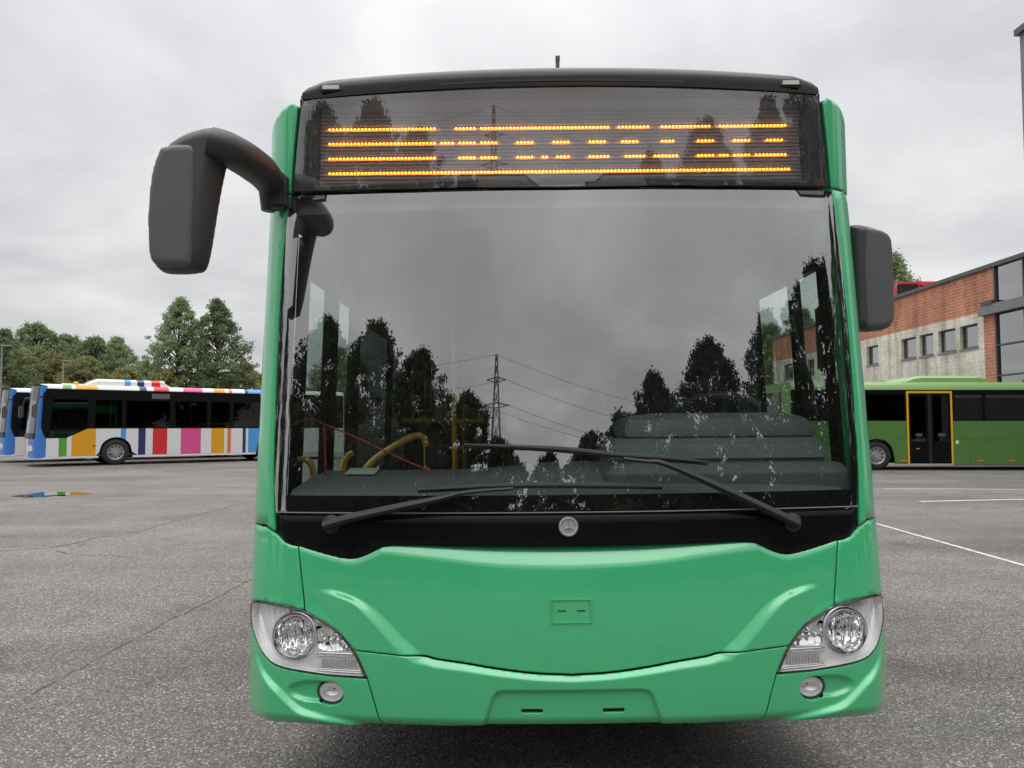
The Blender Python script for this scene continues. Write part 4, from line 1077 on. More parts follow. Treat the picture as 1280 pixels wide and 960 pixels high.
# ---- body sides, roof, rear
SE = s_of_y(11.75)
def arch(cx, cz, r, z0, n=16):
    t0 = math.asin((z0 - cz) / r) if abs(z0 - cz) < r else 0
    return [(cx + r * math.cos(t), cz + r * math.sin(t)) for t in np.linspace(PI - t0, t0, n)]
W1, W2 = s_of_y(2.72), s_of_y(8.62)
def side_low(s0, s1, z0=.40, z1=1.117, wheels=()):
    b = [(s0, z0)]
    for c in wheels: b += arch(c, .50, .56, z0)
    return b + [(s1, z0), (s1, z1), (s0, z1)]
def side(m):
    kw = dict(mirror=m)
    if m:   # door side
        lows = [(1.63, 1.80, ()), (3.14, 6.90, (W1,)), (8.30, SE, (W2,))]
        panes = [(3.2, 4.55), (4.63, 5.75), (5.83, 6.85), (8.36, 9.7), (9.78, 11.1), (11.18, SE - .1)]
        doors = [(1.82, 3.12), (6.92, 8.28)]; fr = [(3.14, 6.90), (8.30, SE)]
    else:
        lows = [(1.63, 5.2, (W1,)), (5.21, 8.4, ()), (8.41, SE, (W2,))]
        panes = [(1.64, 1.98), (2.02, 2.62), (2.84, 4.2), (4.28, 5.6), (5.68, 7.0), (7.08, 8.4), (8.48, 9.8), (9.88, 11.2), (11.28, SE - .1)]
        doors = []; fr = [(1.57, SE)]
    for a, b, wl in lows:
        panel('side_panel', side_low(a, b, wheels=wl), M['green'], BUS, grid=.12, step=.05, **kw)
    for a, b in fr:
        hs = [[(c + .02, 1.19), (d - .02, 1.19), (d - .02, 2.22), (c + .02, 2.22)] for c, d in panes if a <= c and d <= b]
        panel('window_frame', [(a, 1.122), (b, 1.122), (b, 2.462), (a, 2.462)], M['frit'], BUS, grid=.15, holes=hs, thick=.04, **kw)
    for c, d in panes:
        band('side_window', [(c + .005, 1.17), (d - .005, 1.17), (d - .005, 2.24), (c + .005, 2.24)], M['sideglass' if c < 2.5 else 'film'], BUS, off=.002, grid=.2, **kw)
    for a, b in doors:
        dr = empty('door'); dr.parent = BUS
        mid = (a + b) / 2
        for c, d in ((a, mid - .004), (mid + .004, b)):
            panel('door_leaf', [(c, .42), (d, .42), (d, 2.44), (c, 2.44)], M['frit'], dr, grid=.15, holes=[[(c + .10, .62), (d - .10, .62), (d - .10, 2.26), (c + .10, 2.26)]], thick=.04, gap=.002, **kw)
            band('door_glass', [(c + .08, .60), (d - .08, .60), (d - .08, 2.28), (c + .08, 2.28)], M['sideglass'], dr, off=-.012, grid=.2, **kw)
    panel('roof_rail', [(1.565, 2.468), (SE, 2.468), (SE, 2.72), (1.565, 2.72)], M['green'], BUS, grid=(.3, .05), **kw)
    sgn = -1 if m else 1
    for (a, b) in ((fr if m else [(1.63, SE)])):
        band('wall_lining', [(a, .40), (b, .40), (b, 1.16), (a, 1.16)], M['interior'], BUS, off=-.075, grid=.3, **kw)
    if m: band('door_post', [(1.565, .42), (1.81, .42), (1.81, 2.46), (1.565, 2.46)], M['frit'], BUS, off=.0, grid=.1, **kw)
side(True); side(False)
rv, rf = [], []
yy = np.linspace(.50, 11.9, 24)
sec = [(-1.25, 2.722), (-1.235, 2.77), (-1.18, 2.82), (-1.0, 2.86), (-.5, 2.885), (0, 2.89), (.5, 2.885), (1.0, 2.86), (1.18, 2.82), (1.235, 2.77), (1.25, 2.722)]
for y in yy:
    for x, z in sec: rv.append((x, y, z))
k = len(sec)
rf = [(i * k + j, i * k + j + 1, (i + 1) * k + j + 1, (i + 1) * k + j) for i in range(len(yy) - 1) for j in range(k - 1)]
mesh('roof', rv, rf, M['green'], BUS, True)
cpl = [(float(np.interp(abs(q_), PS, PU)) * (1 if q_ > 0 else -1) * .975, float(np.interp(abs(q_), PS, PY)) + .165) for q_ in np.linspace(-1.38, 1.38, 61)]
MB().prism(cpl + [(1.243, 11.8), (-1.243, 11.8)], 0, 2.445, 2.452, 'xy').build('ceiling', M['ceiling'], BUS)
MB().box((-1.20, .25, .40), (1.20, 11.8, .44)).build('floor', M['interior_dark'], BUS)
MB().box((-.80, .5, .25), (.80, 11.6, .395)).build('underbody', M['gap'], BUS)
wall_grid(-1.25, 1.25, .40, 2.72, [(-1.0, 1.0, 1.35, 2.15)], .05, lambda u, d, z: (u, 11.80 + d, z)).build('rear_wall', M['green'], BUS)
mesh('rear_window', [(-1.02, 11.83, 1.33), (1.02, 11.83, 1.33), (1.02, 11.83, 2.17), (-1.02, 11.83, 2.17)], [(0, 1, 2, 3)], M['film'], BUS)
def wheel_meshes(r, wd):
    t = MB().lathe([(r * .60, 0), (r * .66, -.01), (r * .92, -.012), (r * .985, .02), (r, .06), (r, wd - .06), (r * .985, wd - .02), (r * .92, wd + .01), (r * .60, wd)], (0, 0, 0), (1, 0, 0), 40).build('tyre', M['tyre'], None, smooth=True, angle=50)
    q = MB().lathe([(r * .60, .0), (r * .56, .004), (r * .53, .03), (r * .50, .04), (r * .34, .035), (r * .30, .01), (r * .22, .025), (r * .20, -.01), (r * .001, -.015)], (0, 0, 0), (1, 0, 0), 40)
    for i in range(10):
        th = 2 * PI * i / 10
        q.lathe([(.022, .045), (.022, .016), (.001, .012)], (0, math.cos(th) * r * .40, math.sin(th) * r * .40), (1, 0, 0), 6)
    rm = q.build('rim', M['rim'], None, smooth=True, angle=40)
    q = MB()
    for i in range(10):
        th = 2 * PI * (i + .5) / 10
        q.lathe([(.026, .024), (.020, .031), (.001, .032)], (0, math.cos(th) * r * .43, math.sin(th) * r * .43), (1, 0, 0), 8)
    ho = q.build('vent_hole', M['gap'], None)
    a, b, c = t.data, rm.data, ho.data
    for x in (t, rm, ho): bpy.data.objects.remove(x)
    return a, b, c
TY, RM, HO = wheel_meshes(.48, .28)
def wheel(parent, loc, rz):
    w_ = empty('wheel', loc, (0, 0, rz)); w_.parent = parent
    link('tyre', TY, None, w_); link('vent_hole', HO, None, link('rim', RM, None, w_))
for y in (2.72, 8.62):
    wheel(BUS, (-1.22, y, .485), 0); wheel(BUS, (1.22, y, .485), PI)

# ---- cab and saloon
def loft_box(name, rings, mat, parent, bevel=.02):
    """rings: list of (x0,x1,y0,y1,z) from bottom to top"""
    v = []; f = []
    for x0, x1, y0, y1, z in rings: v += [(x0, y0, z), (x1, y0, z), (x1, y1, z), (x0, y1, z)]
    for i in range(len(rings) - 1):
        for j in range(4): f.append((4 * i + j, 4 * i + (j + 1) % 4, 4 * i + 4 + (j + 1) % 4, 4 * i + 4 + j))
    f += [(3, 2, 1, 0), tuple(4 * (len(rings) - 1) + j for j in range(4))]
    return MB().add(v, f).build(name, mat, parent, bevel=bevel, seg=4)
dsh = empty('dashboard'); dsh.parent = BUS
def dash_shelf():
    ss = np.linspace(-1.10, 1.10, 60); prof = [(.035, 1.15), (.03, 1.215), (.045, 1.240), (.075, 1.252), (.30, 1.285), (.60, 1.300), (.64, 1.29), (.65, 1.0)]
    V = []
    for s in ss:
        b = F0(np.array([s]), np.array([1.22]))[0]
        lift = .035 * math.exp(-((s - .05) / .30) ** 2)
        for dy_, z in prof: V.append((b[0] * (1 - .02 * (dy_ > .1)), b[1] + dy_ if dy_ < .2 else .06 + dy_ + b[1] * .3, z + lift * min(1, max(0, (dy_ - .05) / .4))))
    n = len(prof)
    mesh('shelf', V, [(i * n + j, (i + 1) * n + j, (i + 1) * n + j + 1, i * n + j + 1) for i in range(len(ss) - 1) for j in range(n - 1)], M['dash'], dsh, True)
dash_shelf()
for k in range(13):                                   # demister slots
    s = -1.0 + k * .165
    p, n = surf_pt(s, 1.229, -.034)
    p2, _ = surf_pt(s + .115, 1.229, -.034)
    MB().add([p + Vector((0, 0, -.006)), p2 + Vector((0, 0, -.006)), p2 + Vector((0, .012, .006)), p + Vector((0, .012, .006))], [(0, 1, 2, 3)]).build('demister_slot', M['gap'], dsh)
loft_box('binnacle_base', [(.16, 1.13, .20, .75, 1.20), (.16, 1.13, .20, .75, 1.30), (.20, 1.12, .24, .75, 1.335), (.20, 1.10, .26, .75, 1.34)], M['dash'], dsh)
loft_box('binnacle_tier', [(.19, 1.09, .28, .75, 1.34), (.20, 1.085, .30, .75, 1.42), (.24, 1.05, .34, .75, 1.437)], M['dash2'], dsh)
loft_box('instrument_hood', [(.28, 1.08, .42, .80, 1.437), (.27, 1.09, .42, .80, 1.46), (.28, 1.07, .44, .82, 1.515), (.34, 1.02, .50, .82, 1.538), (.42, .96, .54, .82, 1.546)], M['dash2'], dsh, .012)
sw_ = empty('steering_wheel', (.80, 1.02, 1.53), (R(-28), 0, 0)); sw_.parent = BUS
MB().tube([(.225 * math.cos(t), .225 * math.sin(t), 0) for t in np.linspace(0, 2 * PI, 41)], 0.018, 10).build('rim', M['plastic_face'], sw_, smooth=True)
for th in (.2, PI - .2, 1.5 * PI): MB().tube([(0, 0, -.03), (.22 * math.cos(th), .22 * math.sin(th), 0)], .014, 8).build('spoke', M['rubber'], sw_)
MB().tube([(0, 0, -.5), (0, 0, -.02)], .05, 12).build('column', M['interior_dark'], sw_)
def seat_parts():
    a = MB().box((-.21, -.22, .42), (.21, .22, .50)).build('cushion', M['seat'], None, bevel=.03)
    b = MB().box((-.21, .17, .48), (.21, .26, 1.12)).build('backrest', M['seat'], None, bevel=.04)
    c = MB().box((-.05, -.15, 0), (.05, .15, .42)).build('pedestal', M['interior_dark'], None)
    d = MB().tube([(-.20, .22, 1.08), (-.16, .22, 1.20), (.16, .22, 1.20), (.20, .22, 1.08)], .014, 8).build('grab_handle', M['yellow'], None, smooth=True)
    r = [(o.name.split('.')[0], o.data) for o in (a, b, c, d)]
    for o in (a, b, c, d): bpy.data.objects.remove(o)
    return r
SP = seat_parts()
def seat(x, y, z, parent, n=4):
    o = empty('passenger_seat', (x, y, z)); o.parent = parent
    for nm, me in SP[:n]: link(nm, me, None, o)
for r_ in range(8):
    y = 4.0 + r_ * .85
    for x in (-.95, -.52, .52, .95):
        if x < 0 and 5.6 < y < 7.5: continue
        seat(x, y, .44, BUS)
ds = empty('driver_seat', (.80, 1.28, .62)); ds.parent = BUS
for nm, me in SP[:3]: link(nm, me, None, ds)
MB().box((-.14, .19, 1.13), (.14, .27, 1.32)).build('headrest', M['seat'], ds, bevel=.035)
MB().box((.42, 1.60, .44), (1.20, 1.64, 2.42)).build('cab_partition', M['interior_dark'], BUS)
MB().box((.28, .95, .44), (.31, 1.98, 1.28)).build('cab_door', M['interior_dark'], BUS)
MB().box((1.08, 1.54, 1.2), (1.20, 1.598, 2.42)).build('cab_post', M['interior_dark'], BUS)
def rail(pts, r=.017, k=6): return MB().tube(catmull(pts, k) if k else pts, r, 10).build('grab_rail', M['yellow'], BUS, smooth=True)
q = L(568, 480, 5.0); rail([(q.x, q.y, .44), (q.x, q.y, 2.42)], .018, 0)
rail([tuple(L(452, 592, 3.95)), tuple(L(470, 573, 3.98)), tuple(L(503, 552, 4.0)), tuple(L(520, 545, 4.02)), tuple(L(529, 547, 4.03)), tuple(L(533, 556, 4.03)), tuple(L(534, 572, 4.03)), tuple(L(534, 640, 4.03))], .018)
rail([tuple(L(427, 600, 3.9)), tuple(L(430, 580, 3.9)), tuple(L(436, 569, 3.9)), tuple(L(442, 566, 3.9))], .015)
rail([tuple(L(372, 574, 3.75)), tuple(L(383, 575, 3.75)), tuple(L(390, 584, 3.75)), tuple(L(392, 600, 3.75))], .015)
rail([tuple(L(502, 526, 5.6)), tuple(L(605, 526, 5.6))], .018, 0)
for px, Y in ((610, 7.5), (629, 8.2), (707, 9.0), (580, 6.4)):
    q = L(px, 500, Y); rail([(q.x, q.y, .44), (q.x, q.y, 2.42)], .017, 0)
q = L(545, 569, 4.03)
loft_box('ticket_machine', [(q.x - .055, q.x + .055, q.y - .03, q.y + .06, q.z - .06), (q.x - .055, q.x + .055, q.y - .03, q.y + .06, q.z + .055)], M['interior_dark'], BUS, .01)
pa = [L(430, 594, 3.34), L(468, 594, 3.34), L(475, 586, 3.52), L(438, 586, 3.52)]
mesh('notice_card', [tuple(v + Vector((0, 0, .004))) for v in pa], [(0, 1, 2, 3)], M['paper'], BUS)
cordp = [L(352, 540, 3.42), L(372, 528, 3.42), L(392, 525, 3.42), L(405, 530, 3.42), L(450, 549, 3.4), L(505, 575, 3.37), L(560, 597, 3.34), L(600, 607, 3.32)]
MB().tube(catmull([tuple(v) for v in cordp], 4), .004, 6).build('red_cord', M['red_tape'], BUS, smooth=True)
MB().tube([tuple(L(405, 530, 3.42)), tuple(L(407, 600, 3.42))], .006, 6).build('red_cord', M['red_tape'], BUS)
# driver window: mullion, side blind rod
MB().tube([tuple(L(988, 395, 3.72)), tuple(L(1003, 450, 3.66)), tuple(L(1014, 480, 3.62)), tuple(L(1020, 520, 3.6))], .012, 8).build('microphone_stalk', M['rubber'], BUS, smooth=True)
q = L(1031, 435, 3.62)
loft_box('cab_monitor', [(q.x - .03, q.x + .03, q.y - .02, q.y + .03, q.z - .11), (q.x - .035, q.x + .03, q.y - .02, q.y + .03, q.z + .2)], M['interior_dark'], BUS, .012)

# ================================================================== striped city buses on the left
def sample_bottom(x0, x1, z0, wheels):
    xs = sorted({x0, x1, *[x for c, r in wheels for x in np.linspace(c - r, c + r, 19) if x0 < x < x1]})
    o = []
    for x in xs:
        z = z0
        for c, r in wheels:
            if abs(x - c) <= r: z = max(z, .48 + math.sqrt(max(0, r * r - (x - c) ** 2)) if True else z)
        o.append((x, z))
    return o
FRONT = [(.42, 0), (.20, .03), (.08, .14), (.02, .34), (-.05, .75), (-.07, 1.25), (-.05, 1.75), (.02, 2.16), (.08, 2.36), (.20, 2.47), (.42, 2.50)]
FS = np.array(catmull(FRONT, 6)); FA = np.concatenate([[0], np.cumsum(np.hypot(*np.diff(FS, axis=0).T))]); FLEN = float(FA[-1])
def FF(s, z):
    lean = .16 * np.clip((z - 1.0) / 1.9, 0, 1) ** 1.2
    return np.stack([np.interp(s, FA, FS[:, 0]) + lean * np.clip(1 - np.interp(s, FA, FS[:, 0]) / .45, 0, 1), np.interp(s, FA, FS[:, 1]), z + 0 * s], -1)
FFm = lambda s, z: FF(FLEN - s, z)        # (s runs so that the outside faces the viewer)
def NS(s, z): return np.stack([s, 0 * s - .0 * z, z + 0 * s], -1)             # near side, seen from -y
def FSd(s, z): return np.stack([12.0 - s, 2.5 + 0 * s, z + 0 * s], -1)        # far side
def flat(name, outl, mat, par, F=NS, off=0, holes=(), thick=.02, gap=.001, grid=.6, step=.3):
    return panel(name, outl, mat, par, F=F, off=off, gap=gap, thick=thick, grid=grid, holes=holes, edge=0, step=step)
def rect(a, b, c, d): return [(a, c), (b, c), (b, d), (a, d)]
A38 = R(38)
NEARC = Vector((-16.95, 27.2, 0))
def px_t(px):
    k = (px - 640) / 961
    return (k * NEARC.y - NEARC.x) / (math.cos(A38) - k * math.sin(A38))
STR = [(.0, 'blue'), (59, 'white'), (75, 'grass_green'), (85, 'white'), (91, 'orange'), (113.5, 'orange'), (121, 'white'), (152, 'lightblue'), (158.5, 'white'), (174, 'navy'), (183, 'white'), (192, 'red'), (210, 'white'), (227, 'pink'), (245.5, 'pink'), (252, 'white'), (265, 'orange'), (281, 'white'), (285, 'orange_red'), (289.5, 'white'), (304, 'navy'), (308, 'white'), (311, 'lightblue'), (345, 'white'), (400, 'white')]
def striped_bus():
    o = empty('striped_bus', NEARC, (0, 0, A38))
    wheels = [(2.70, .56), (8.55, .56)]
    ts = [.42] + [px_t(p) for p, _ in STR[1:]] + [11.9]
    cs = [c for _, c in STR]
    for i, c in enumerate(cs):
        a, b = ts[i], min(ts[i + 1], 11.9)
        if b <= a: continue
        def top_z(x): return float(np.interp(x, [.42, 1.05, 1.75, 12], [1.02, 1.02, 1.36, 1.36]))
        bot = sample_bottom(a, b, .36, wheels)
        tp = [(x, top_z(x)) for x in sorted({a, b, *[q for q in (1.05, 1.75) if a < q < b]})][::-1]
        flat('side_panel', bot + tp, M[c], o)
    flat('skirt', sample_bottom(.42, 11.9, .30, [(c, r) for c, r in wheels])[:0] + rect(.42, 2.12, .28, .358), M['white'], o)
    flat('skirt', rect(3.28, 7.97, .28, .358), M['white'], o); flat('skirt', rect(9.13, 11.9, .28, .358), M['white'], o)
    panes = [(.50, 1.80, 1.04), (1.95, 2.9, 1.34), (2.98, 4.6, 1.34), (4.72, 6.0, 1.34), (6.1, 6.9, 1.34), (7.0, 8.6, 1.34), (8.7, 10.2, 1.34), (10.3, 11.7, 1.34)]
    bandp = [(.42, 1.022), (1.05, 1.022), (1.75, 1.362), (11.9, 1.362), (11.9, 2.80), (.42, 2.80)]
    hs = []
    for a, b, z in panes:
        hs.append([(a + .03, 1.07), (1.02, 1.07), (b - .06, 1.42), (b - .06, 2.42), (a + .12, 2.42)] if z < 1.2 else rect(a + .03, b - .03, 1.41, 2.42))
    flat('window_band', bandp, M['frit'], o, holes=hs, thick=.03)
    for (a, b, z), h in zip(panes, hs):
        flat('side_window', h, M['darkglass'], o, off=.001, thick=.002, gap=0)
    flat('route_plate', rect(3.9, 4.55, 2.50, 2.70), pbr('route_display', (.12, .12, .13), .4), o, off=.004, thick=.003)
    # far side
    flat('side_panel', rect(.1, 11.58, .30, 1.30), M['white'], o, F=FSd)
    hs2 = [rect(12 - b + .03, 12 - a - .03, 1.36, 2.42) for a, b, z in panes]
    flat('window_band', rect(.1, 11.58, 1.302, 2.80), M['frit'], o, F=FSd, holes=hs2, thick=.03)
    for h in hs2: flat('side_window', h, M['darkglass'], o, F=FSd, off=.001, thick=.002, gap=0)
    # coloured roof rail, roof
    rails = [(.42, 'white'), (px_t(78), 'grass_green'), (px_t(89), 'white'), (px_t(94), 'orange'), (px_t(122), 'white'), (px_t(174), 'navy'), (px_t(183), 'white'), (px_t(192), 'red'), (px_t(211), 'white'), (px_t(229), 'pink'), (px_t(253), 'white'), (px_t(267), 'orange'), (px_t(281), 'white'), (px_t(286), 'orange_red'), (px_t(290), 'white'), (px_t(306), 'navy'), (px_t(310), 'lightblue'), (px_t(330), 'white'), (11.9, None)]
    for (a, c), (b, _) in zip(rails[:-1], rails[1:]):
        mesh('roof_rail', [(a, .0, 2.802), (b, .0, 2.802), (b, .03, 2.90), (a, .03, 2.90), (b, .16, 2.97), (a, .16, 2.97)], [(0, 1, 2, 3), (3, 2, 4, 5)], M[c], o, True)
    MB().add([(.42, .162, 2.968), (11.9, .162, 2.968), (11.9, 2.34, 2.968), (.42, 2.34, 2.968), (.42, 2.5, 2.80), (11.9, 2.5, 2.80)], [(0, 1, 2, 3), (3, 2, 5, 4)]).build('roof', M['white'], o)
    pod0, pod1 = px_t(107), px_t(215)
    segs = [(pod0, 'white'), (px_t(158), 'lightblue'), (px_t(166), 'white'), (px_t(174), 'navy'), (px_t(183), 'white'), (px_t(192), 'red'), (px_t(209), 'white'), (pod1, None)]
    pd = empty('roof_pod'); pd.parent = o
    for (a, c), (b, _) in zip(segs[:-1], segs[1:]):
        e0 = .45 if a == pod0 else 0; e1 = .35 if b == pod1 else 0
        v = []
        for x, hgt in ((a, .0 if e0 else 1), (a + e0, 1), (b - e1, 1), (b, .3 if e1 else 1)):
            for y, z in ((.40, 2.969), (.40, 2.969 + .17 * hgt), (.60, 2.969 + .26 * hgt), (1.9, 2.969 + .26 * hgt), (2.1, 2.969 + .17 * hgt), (2.1, 2.969)): v.append((x, y, z))
        f = [(i * 6 + j, (i + 1) * 6 + j, (i + 1) * 6 + j + 1, i * 6 + j + 1) for i in range(3) for j in range(5)] + [tuple(range(6)), tuple(range(18, 24))]
        mesh('pod_section', v, f, M[c], pd)
    MB().lathe([(.09, 0), (.09, .08), (.05, .12), (.001, .13)], (px_t(97), .5, 2.969), (0, 0, 1), 14).build('beacon', M['orange'], o, smooth=True)
    # front
    hl_ = lambda a, b, c, d: rect(a, b, c, d)
    s_c = FLEN
    for a, b, c in ((0, .95, 'blue'), (FLEN - .95, FLEN, 'blue')):
        panel('front_corner', rect(a, b, .30, 1.0), M[c], o, F=FFm, grid=.1, gap=.001, edge=0)
    for k, c in enumerate(('white', 'orange', 'white', 'pink', 'white')):
        wd = (FLEN - 1.9) / 5
        panel('front_panel', rect(.95 + k * wd, .95 + (k + 1) * wd, .34, 1.0), M[c], o, F=FFm, grid=.2, gap=.001, edge=0)
    panel('front_skirt', rect(0.0, FLEN, .28, .338), M['white'], o, F=FFm, grid=.1, gap=0, edge=0)
    for m_ in (0, 1):
        ou = [(0, 1.002), (.341, 1.002), (.341, 2.90), (.0, 2.90), (.0, 2.80), (.17, 2.62), (.17, 1.45), (.10, 1.20)]
        inn = [(.0, 1.01), (.098, 1.21), (.168, 1.455), (.168, 2.615), (0, 2.795)]
        if m_: ou = [(FLEN - p[0], p[1]) for p in ou]; inn = [(FLEN - p[0], p[1]) for p in inn]
        panel('front_pillar', ou, M['blue'], o, F=FFm, grid=.06, gap=.001, edge=0)
        panel('corner_glass', inn, M['frit'], o, F=FFm, grid=.06, gap=.001, edge=0)
    panel('lower_windscreen_edge', rect(.342, FLEN - .342, 1.002, 1.20), M['frit'], o, F=FFm, grid=.1, gap=.001, edge=0)
    panel('windscreen', rect(.342, FLEN - .342, 1.202, 2.38), M['darkglass'], o, F=FFm, grid=.1, gap=.001, edge=0, thick=.003)
    panel('front_sign', rect(.342, FLEN - .342, 2.382, 2.90), M['black_gloss'], o, F=FFm, grid=.1, gap=.001, edge=0)
    MB().add([(.42, .0, 2.90), (.20, .25, 2.96), (.16, 1.25, 2.98), (.20, 2.25, 2.96), (.42, 2.5, 2.90), (.42, 2.34, 2.968), (.42, .162, 2.968)], [(0, 1, 2, 3, 4, 5, 6)]).build('front_roof_edge', M['white'], o)
    for a in (.72, FLEN - .72):
        hh = panel('headlight', [(a - .24, .56), (a - .20, .74), (a + .02, .78), (a + .24, .70), (a + .26, .60), (a + .1, .55)], M['satin'], o, F=FFm, off=.006, grid=.05, gap=0, edge=0, step=.05)
    # mirrors, wheels, inside
    for y, xx in ((-.24, .02), (2.62, -.1)):
        mm_ = empty('wing_mirror'); mm_.parent = o
        MB().box((xx - .08, y - .11, 1.75), (xx + .08, y + .11, 2.22)).build('housing', M['plastic_face'], mm_, bevel=.04)
        MB().tube([(xx + .05, y, 2.2), (xx + .12, y + (.15 if y < 1 else -.15), 2.5), (xx + .30, .05 if y < 1 else 2.45, 2.52)], .03, 8).build('arm', M['plastic'], mm_, smooth=True)
    for x, r in wheels:
        w_ = empty('wheel', (x, .03, .48), (0, 0, PI / 2)); w_.parent = o
        link('tyre', TY, None, w_); link('vent_hole', HO, None, link('rim', RM, None, w_))
        w_ = empty('wheel', (x, 2.47, .48), (0, 0, -PI / 2)); w_.parent = o
        link('tyre', TY, None, w_); link('vent_hole', HO, None, link('rim', RM, None, w_))
        MB().prism([(x + .57 * math.cos(t), .48 + .57 * math.sin(t)) for t in np.linspace(0, PI, 14)], 0, .34, .36, 'xz').build('wheel_well', M['gap'], o)
    MB().box((.5, .36, .26), (11.8, 2.14, .36)).build('underbody', M['gap'], o)
    MB().box((.5, .06, .361), (11.85, 2.44, .42)).build('floor', M['interior_dark'], o)
    MB().box((.5, .05, 2.52), (11.85, 2.45, 2.56)).build('ceiling', M['interior'], o)
    MB().box((11.86, .02, .30), (11.94, 2.48, 2.95)).build('rear_wall', M['white'], o)
    for x, y in ((2.6, .6), (4.9, .5), (5.9, 1.9), (8.0, .7), (9.4, .7), (3.4, 1.8)):
        MB().tube([(x, y, .42), (x, y, 2.52)], .022, 8).build('grab_rail', M['yellow'], o)
    MB().tube([(5.75, .35, 1.2), (5.75, .35, 1.48), (5.85, .35, 1.53), (8.2, .35, 1.53)], .022, 8).build('grab_rail', M['yellow'], o)
    for k in range(5):
        for y in (.45, 2.05):
            st = empty('passenger_seat', (3.6 + k * 1.35, y, .42), (0, 0, -PI / 2)); st.parent = o
            for nm, me in SP[:3]: link(nm, me, None, st)
    for x in (1.5,):
        st = empty('driver_seat', (x, .65, .62), (0, 0, -PI / 2)); st.parent = o
        for nm, me in SP[:3]: link(nm, me, None, st)
    MB().box((1.0, .1, .42), (1.1, 2.4, 1.18)).build('dashboard', M['interior_dark'], o)
    for px in (119, 121): 
        t = px_t(px)
    MB().box((px_t(117), -.012, .70), (px_t(121), -.002, .75)).build('side_marker', M['red'], o)
    return o
def copy_tree(o, parent=None):
    c = o.copy(); COL.objects.link(c); c.parent = parent
    for ch in o.children: copy_tree(ch, c)
    return c
sb = striped_bus()
GS = 'striped city buses parked on the left'
tag(sb, 'white city bus with red, pink, green and amber stripes, nearer of the striped pair', 'bus', GS)
sb2 = copy_tree(sb)
sb2.location = (-20.05, 30.3, 0)
tag(sb2, 'blue fronted city bus cut by the left edge behind the other striped bus', 'bus', GS)

# ================================================================== green coach on the right
YC = 25.5
co = empty('green_coach', (9.0, YC, 0))
tag(co, 'olive green coach seen from the side with a yellow framed double door', 'coach')
def cx(px): return (px - 640) / 961 * YC - 9.0
CW = [cx(1095), cx(1095) + 6.1]
segs = [.25, cx(1117), cx(1132), None, cx(1190), cx(1211), cx(1231), cx(1300), 8.6, 10.2, 11.8]
def coach_low(a, b, z0, z1):
    flat('side_panel', sample_bottom(a, b, z0, [(c, .56) for c in CW]) + [(b, z1), (a, z1)], M['coach_green'], co, thick=.03, gap=.004)
edges = [(.25, 1.9), (1.9, cx(1117)), (cx(1117), cx(1132.5)), (cx(1190.5), cx(1211)), (cx(1211), cx(1231)), (cx(1231), cx(1300)), (cx(1300), 10.2), (10.2, 11.8)]
for a, b in edges:
    coach_low(a, b, .20, 1.0)
flat('waist_panel', rect(.25, cx(1132.5), 1.002, 1.63), M['coach_green'], co, gap=.003)
flat('waist_panel', rect(cx(1190.5), 11.8, 1.002, 1.63), M['coach_green'], co, gap=.003)
flat('sill_strip', rect(cx(1190.5), 11.8, .16, .198), M['frame_grey'], co, gap=0)
panes = [(.35, 1.9), (1.96, cx(1131)), (cx(1192), cx(1228)), (cx(1231), cx(1232) + 1.4), (cx(1232) + 1.5, 9.9), (10.0, 11.7)]
flat('window_band', rect(.25, cx(1132.5), 1.632, 2.66), M['frit'], co, holes=[rect(a + .02, b - .02, 1.66, 2.50) for a, b in panes[:2]], thick=.03)
flat('window_band', rect(cx(1190.5), 11.8, 1.632, 2.66), M['frit'], co, holes=[rect(a + .02, b - .02, 1.66, 2.50) for a, b in panes[2:]], thick=.03)
for a, b in panes: flat('side_window', rect(a + .02, b - .02, 1.66, 2.50), M['film'], co, off=.001, thick=.002, gap=0)
for a, b in ((cx(1192), cx(1228)), (cx(1231), cx(1300))): flat('window_vent', rect(a + .05, b - .05, 2.40, 2.485), M['interior_dark'], co, off=.006, thick=.003)
d0, d1 = cx(1133), cx(1190); dm = (d0 + d1) / 2
dr = empty('door'); dr.parent = co
for nm, r_ in (('frame', rect(d0, d0 + .06, .22, 2.62)), ('frame', rect(d1 - .06, d1, .22, 2.62)), ('frame', rect(d0 + .061, d1 - .061, 2.55, 2.62))):
    flat(nm, r_, M['yellow'], dr, off=.012, thick=.03, gap=0)
for a, b in ((d0 + .065, dm - .055), (dm + .055, d1 - .065)):
    flat('door_leaf', rect(a, b, .22, 2.545), M['frit'], dr, holes=[rect(a + .07, b - .07, .95, 2.45)], thick=.03)
    flat('door_glass', rect(a + .07, b - .07, .95, 2.45), M['film'], dr, off=-.01, thick=.002, gap=0)
    MB().box(((a + b) / 2 - .11, -.03, 1.12), ((a + b) / 2 + .11, -.004, 1.22)).build('handle', M['frame_grey'], dr)
flat('door_seal', rect(dm - .05, dm + .05, .22, 2.545), M['rubber'], dr, off=.006)
MB().box((d0 + .28, -.02, .70), (d0 + .40, -.004, .73)).build('door_lamp', M['amber'], dr)
for px in (1223, 1262, 1128): MB().box((cx(px) - .11, -.022, .29), (cx(px) + .11, -.004, .34)).build('side_marker', M['amber'], co)
MB().box((cx(1195) - .05, -.01, .87), (cx(1195) + .05, -.003, .99)).build('filler_sign', M['white'], co)
mesh('roof_rail', [(.25, -.002, 2.662), (11.8, -.002, 2.662), (11.8, .02, 2.80), (.25, .02, 2.80), (11.8, .16, 2.92), (.25, .16, 2.92)], [(0, 1, 2, 3), (3, 2, 4, 5)], M['coach_top'], co, True)
